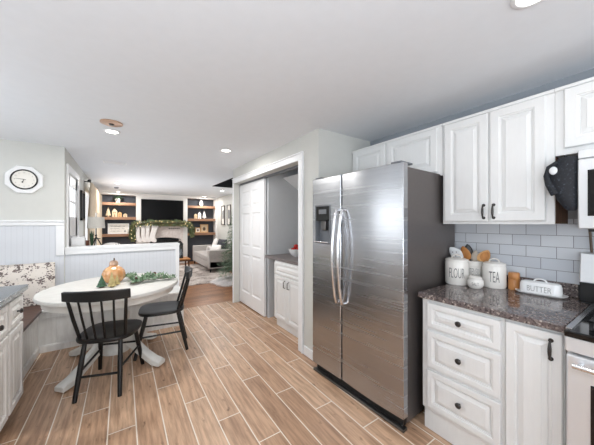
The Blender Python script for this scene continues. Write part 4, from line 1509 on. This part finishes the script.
# right shelf items
t = thing('vase', 'white vase on the top right shelf', 'vase', (2.36, 9.74, 1.9855))
MB().lathe([(0.0, 0.0), (0.05, 0.0), (0.075, 0.06), (0.06, 0.13), (0.035, 0.18), (0.045, 0.20), (0.035, 0.20), (0.0, 0.17)], seg=20).build('body', 'white_ceramic', t, smooth=True)
z_ = 1.5255
shelf_house(2.17, z_, 0.18, 0.05, 'tan', 'tan wooden house at the left of the middle right shelf')
shelf_house(2.30, z_, 0.24, 0.05, 'paper', 'pale wooden house in the middle right shelf group')
shelf_tree(2.47, z_, 0.30, 0.075, 'fur', 'white flocked tree on the middle right shelf')
for x, z_, w_, h_, m, lab in ((2.25, 1.0255, 0.09, 0.19, 'paper', 'small pale framed photo on the lowest right shelf'), (2.47, 1.0255, 0.14, 0.30, 'tan', 'larger tan framed photo on the lowest right shelf')):
    t = thing('photo_frame', lab, 'photo frame', (x, 9.75, z_), 0, 'photos on the lowest right shelf')
    mb = MB()
    mb.box(-w_, w_, -0.012, 0.012, 0, 0.025).box(-w_, w_, -0.012, 0.012, h_ - 0.025, h_).box(-w_, -w_ + 0.025, -0.012, 0.012, 0.025, h_ - 0.025).box(w_ - 0.025, w_, -0.012, 0.012, 0.025, h_ - 0.025)
    mb.build('frame', 'light_wood', t)
    MB().box(-w_ + 0.025, w_ - 0.025, -0.004, 0.008, 0.025, h_ - 0.025).build('print', m, t)
    MB().sphere((0, -0.005, h_ * 0.45), (w_ * 0.35, 0.003, h_ * 0.22)).build('image', 'cord', t)
# mantel, garland, stockings, firebox
o = MB().box(0.33, 1.88, 9.38, 9.568, 1.27, 1.345).build('mantel', 'shelf', bevel=0.006)
tag(o, 'wooden mantel beam under the television and garland', 'mantel')
t = thing('fireplace_insert', 'black fireplace insert under the arch', 'fireplace', (1.17, 9.66, 0.0005))
MB().box(-0.42, 0.42, 0.06, 0.22, 0.0, 0.82).build('box', 'black', t)
gm = MB()
for i in range(12):
    gm.box(-0.40 + i * 0.072, -0.394 + i * 0.072, 0.03, 0.04, 0.05, 0.80)
gm.box(-0.42, 0.42, 0.03, 0.045, 0.80, 0.82).box(-0.42, 0.42, 0.03, 0.06, 0.0, 0.05)
gm.build('screen', 'black', t)


def foliage(pts, r_, n, m, name, parent, L=(0.06, 0.12), W=0.03):
    lf = MB()
    P_ = [Vector(p) for p in pts]
    for i in range(n):
        k = random.random() * (len(P_) - 1)
        a = P_[int(k)].lerp(P_[int(k) + 1], k - int(k))
        off = Vector((random.gauss(0, 1), random.gauss(0, 1), random.gauss(0, 1)))
        off = off.normalized() * r_ * random.random() ** 0.6
        lf.leaf(a + off * 0.6, off + Vector((random.uniform(-.03, .03), 0, random.uniform(-.04, .01))), (0, 0.3, 1), random.uniform(*L), W)
    return lf.build(name, m, parent)


gp = [(0.27, 9.40, 0.88), (0.24, 9.36, 1.10), (0.32, 9.33, 1.33), (0.7, 9.33, 1.37), (1.1, 9.33, 1.36), (1.5, 9.33, 1.37), (1.86, 9.33, 1.33), (1.98, 9.36, 1.15), (1.97, 9.40, 0.95)]
t = thing('mantel_garland', 'lit green garland draped along the mantel and down both ends', 'garland', (0, 0, 0))
MB().tube(gp, 0.02, 8).build('stem', 'cord', t, smooth=True)
foliage(gp, 0.11, 2600, 'garland', 'leaves', t, (0.05, 0.11), 0.026)
foliage(gp, 0.12, 500, 'leaf', 'pale_leaves', t, (0.05, 0.10), 0.035)
foliage(gp, 0.12, 420, 'gold_leaf', 'berries', t, (0.03, 0.05), 0.03)
for i in range(48):
    k = random.random() * (len(gp) - 1)
    a = Vector(gp[int(k)]).lerp(Vector(gp[int(k) + 1]), k - int(k))
    MB().sphere(tuple(a + Vector((random.uniform(-.08, .08), random.uniform(-.10, 0.0), random.uniform(-.08, .08)))), 0.008, 6, 4).build('fairy_light', 'garland_light', t)


def stocking(x, lab, tilt, wide=1.0, flip=1):
    t = thing('stocking', lab, 'stocking', (x, 9.33, 1.30), 0, 'white stockings under the mantel')
    out = [(-0.055, 0), (0.055, 0), (0.05, -0.15), (0.045, -0.30), (0.055, -0.38), (0.085, -0.43), (0.10, -0.47), (0.09, -0.52), (0.05, -0.535), (0.0, -0.52), (-0.045, -0.47), (-0.055, -0.38), (-0.05, -0.15)]
    out = [(a * wide, b) for a, b in out]
    ca_, sa_ = math.cos(tilt), math.sin(tilt)
    out = [((a * ca_ - b * sa_) * flip, a * sa_ + b * ca_) for a, b in out]
    MB().prism(out, -0.025, 0.025).build('sock', 'stock', t, bevel=0.015, seg=3)
    c_ = [(-0.06 * wide, -0.09), (0.06 * wide, -0.09), (0.06 * wide, 0.012), (-0.06 * wide, 0.012)]
    c_ = [((a * ca_ - b * sa_) * flip, a * sa_ + b * ca_) for a, b in c_]
    MB().prism(c_, -0.03, 0.03).build('cuff', 'fur', t, bevel=0.012, seg=3)
    MB().tube([(0, 0, 0.01), (0.01, 0.0, 0.03), (0.0, 0.03, 0.05)], 0.005, 6).build('hanging_loop', 'fur', t)


stocking(0.38, 'leftmost white knit stocking on the mantel', 0.05)
stocking(0.52, 'second white knit stocking from the left', 0.04)
stocking(0.655, 'third white knit stocking from the left', -0.03)
stocking(0.86, 'rightmost and largest white knit stocking on the mantel', -0.22, 1.5)
t = thing('bead_banner', 'short string of small dark letter tiles on the white surround', 'banner', (1.45, 9.545, 1.20))
MB().tube([(-0.32, 0, 0.05), (-0.1, 0.0, 0.0), (0.1, 0.0, 0.0), (0.24, 0, 0.03)], 0.003, 6).build('string', 'cord', t)
for i in range(6):
    x = -0.16 + i * 0.06
    MB().box(x - 0.014, x + 0.014, -0.012, -0.004, -0.03 + 0.004 * (i % 2), 0.012).build('tile', 'black', t, bevel=0.002)

# right living wall pictures
for y, lab in ((8.88, 'tall framed print on the far right wall nearer the shelves'), (8.28, 'tall framed print on the far right wall nearer the camera')):
    t = thing('wall_picture', lab, 'picture', (2.896, y, 1.64), -PI / 2, 'pair of framed prints')
    w_, h_ = 0.17, 0.33
    mb = MB()
    mb.box(-w_, -w_ + 0.025, -0.03, 0, -h_, h_).box(w_ - 0.025, w_, -0.03, 0, -h_, h_).box(-w_, w_, -0.03, 0, h_ - 0.025, h_).box(-w_, w_, -0.03, 0, -h_, -h_ + 0.025)
    mb.build('frame', 'nickel', t)
    MB().box(-w_ + 0.025, w_ - 0.025, -0.012, -0.002, -h_ + 0.025, h_ - 0.025).build('mat_board', 'paper', t)
    MB().box(-0.07, 0.07, -0.015, -0.0125, -0.12, 0.16).build('print', 'grey_plastic', t)

# ================================================================== RUG, SOFA, SIDE TABLE, TREE
o = MB().box(0.0, 2.45, 6.02, 9.1, 0.0005, 0.012).build('area_rug', 'rug', bevel=0.004)
tag(o, 'distressed grey beige rug on the living room floor', 'rug')
RZ = 0.0125
t = thing('sofa', 'grey two seat sofa against the far right wall', 'sofa', (1.95, 9.2, RZ), -PI / 2)
SL = 1.98
MB().box(0.0, SL, 0.02, 0.82, 0.10, 0.30).build('base', 'sofa', t, bevel=0.02, seg=3)
for x0 in (0.0, SL - 0.17):
    MB().box(x0, x0 + 0.17, 0.0, 0.84, 0.11, 0.61).build('arm', 'sofa', t, bevel=0.025, seg=3)
MB().box(0.17, SL - 0.17, 0.64, 0.84, 0.30, 0.80).build('back', 'sofa', t, bevel=0.04, seg=3)
for i in range(2):
    a = 0.175 + i * (SL - 0.35) / 2
    MB().box(a, a + (SL - 0.35) / 2 - 0.006, 0.0, 0.64, 0.302, 0.44).build('seat_cushion', 'sofa', t, bevel=0.035, seg=3)
for x in (0.06, SL - 0.06):
    for y in (0.06, 0.78):
        MB().cyl((x, y, 0), (x, y, 0.10), 0.018, 0.026).build('foot', 'black', t)


def pillow(loc, rot, sx, sz, m, label, th=0.07):
    t = thing('throw_pillow', label, 'pillow', loc, 0, 'throw pillows on the sofa')
    t.rotation_euler = rot
    rr = []
    for j in range(11):
        q = j / 10
        e = max(0.06, math.sin(PI * q) ** 0.5)
        ring = []
        for i in range(28):
            a = 2 * PI * i / 28
            c_, s_ = math.cos(a), math.sin(a)
            x = sx / 2 * math.copysign(abs(c_) ** 0.35, c_)
            ring.append((x, th * e * math.copysign(abs(s_) ** 0.8, s_) * (0.4 + 0.6 * math.cos(x / sx * 2.7)), sz * q))
        rr.append(ring)
    MB().loft(rr).build('cover', m, t, smooth=True)
    return t


ZS = RZ + 0.46
pillow((2.41, 7.72, ZS), (-0.25, 0, -PI / 2 + 0.25), 0.46, 0.42, 'pillow_dark', 'dark charcoal pillow on the sofa')
pillow((2.20, 7.58, ZS), (-0.35, 0, -PI / 2 + 0.4), 0.40, 0.28, 'pillow_white', 'white pillow leaning nearest the near sofa arm')
pillow((2.39, 8.35, ZS), (-0.25, 0, -PI / 2 - 0.1), 0.44, 0.42, 'pillow_white', 'white pillow in the middle of the sofa')
t = thing('knot_pillow', 'white ring shaped pillow standing on the sofa', 'pillow', (2.18, 8.02, ZS + 0.30))
MB().tube([(0.07 * math.sin(2 * PI * i / 24) * 0.5, 0.07 * math.sin(2 * PI * i / 24) * -0.85, 0.07 * math.cos(2 * PI * i / 24)) for i in range(25)], 0.035, 10, cap=False).build('ring', 'fur', t, smooth=True)
t.location.z = ZS + 0.105

t = thing('side_table', 'small wooden side table at the end of the half wall', 'table', (1.23, 7.40, RZ))
MB().box(-0.24, 0.24, -0.25, 0.25, 0.41, 0.44).build('top', 'bamboo', t, bevel=0.006)
for x in (-0.21, 0.21):
    for y in (-0.22, 0.22):
        MB().tube([(x, y, 0), (x * 0.95, y * 0.95, 0.41)], [0.016, 0.022], 10).build('leg', 'raw_wood', t, smooth=True)
MB().box(-0.2, 0.2, -0.2, 0.2, 0.37, 0.41).build('apron', 'raw_wood', t)
t = thing('lantern', 'black glass sided lantern on the small wooden side table', 'lantern', (1.25, 7.40, RZ + 0.4405))
mb = MB()
mb.box(-0.075, 0.075, -0.075, 0.075, 0, 0.02).box(-0.075, 0.075, -0.075, 0.075, 0.36, 0.38)
for x in (-0.07, 0.058):
    for y in (-0.07, 0.058):
        mb.box(x, x + 0.012, y, y + 0.012, 0.02, 0.36)
mb.loft([[(-0.07, -0.07, 0.38), (0.07, -0.07, 0.38), (0.07, 0.07, 0.38), (-0.07, 0.07, 0.38)], [(-0.025, -0.025, 0.45), (0.025, -0.025, 0.45), (0.025, 0.025, 0.45), (-0.025, 0.025, 0.45)]])
mb.build('frame', 'black', t)
mb = MB()
mb.box(-0.064, -0.061, -0.055, 0.055, 0.02, 0.36).box(0.061, 0.064, -0.055, 0.055, 0.02, 0.36).box(-0.055, 0.055, -0.064, -0.061, 0.02, 0.36).box(-0.055, 0.055, 0.061, 0.064, 0.02, 0.36)
mb.build('glass', 'smoke_glass', t)
MB().cyl((0, 0, 0.0205), (0, 0, 0.16), 0.03, 0.03, 16).build('candle', 'ceramic', t, smooth=True)
MB().tube([(0.03 * math.cos(q), 0, 0.45 + 0.045 * math.sin(q)) for q in [PI * i / 10 for i in range(11)]], 0.005, 8).build('ring', 'black', t, smooth=True)

# christmas tree with skirt
tx, ty = 2.34, 6.0
t = thing('tree_skirt', 'white fur skirt round the foot of the fir tree', 'tree skirt', (tx - 0.13, ty - 0.1, 0.0005))
rr = []
for r_, z_ in ((0.54, 0.0), (0.55, 0.03), (0.45, 0.055), (0.25, 0.08), (0.05, 0.11)):
    rr.append([(r_ * (1 + 0.05 * math.sin(7 * q) + 0.03 * math.sin(13 * q)) * math.cos(q), r_ * (1 + 0.05 * math.sin(7 * q) + 0.03 * math.sin(13 * q)) * math.sin(q), z_ * (1 + 0.2 * math.sin(9 * q))) for q in [2 * PI * j / 72 for j in range(72)]])
MB().loft(rr).build('fur', 'fur', t, smooth=True)
t = thing('christmas_tree', 'flocked green fir tree beyond the closet wall', 'tree', (tx, ty, 0.10))
MB().tube([(0, 0, 0.02), (0, 0, 2.0)], [0.035, 0.01], 8).build('trunk', 'raw_wood', t, smooth=True)
lf = MB()
for lv in range(24):
    q = lv / 23
    z = 0.22 + 1.72 * q
    Rm = 0.46 * (1 - q) ** 0.85 + 0.03
    nb = int(9 + 13 * (1 - q))
    for b in range(nb):
        a = 2 * PI * b / nb + lv * 0.7 + random.uniform(-.15, .15)
        R_ = Rm * random.uniform(0.75, 1.05)
        d_ = Vector((math.cos(a), math.sin(a), 0.12 - 0.38 * (1 - q)))
        ns = max(4, int(R_ / 0.028))
        for i in range(ns):
            s_ = (i + 1) / ns
            p = Vector((0, 0, z)) + d_ * (R_ * s_) + Vector((0, 0, -0.05 * s_ * s_))
            for k in range(3):
                dd = d_ * 0.9 + Vector((random.uniform(-1, 1), random.uniform(-1, 1), random.uniform(-.5, .7))) * 0.8
                lf.leaf(p, dd, (0, 0, 1), random.uniform(0.05, 0.10), 0.018)
lf.build('branches', 'tree', t)
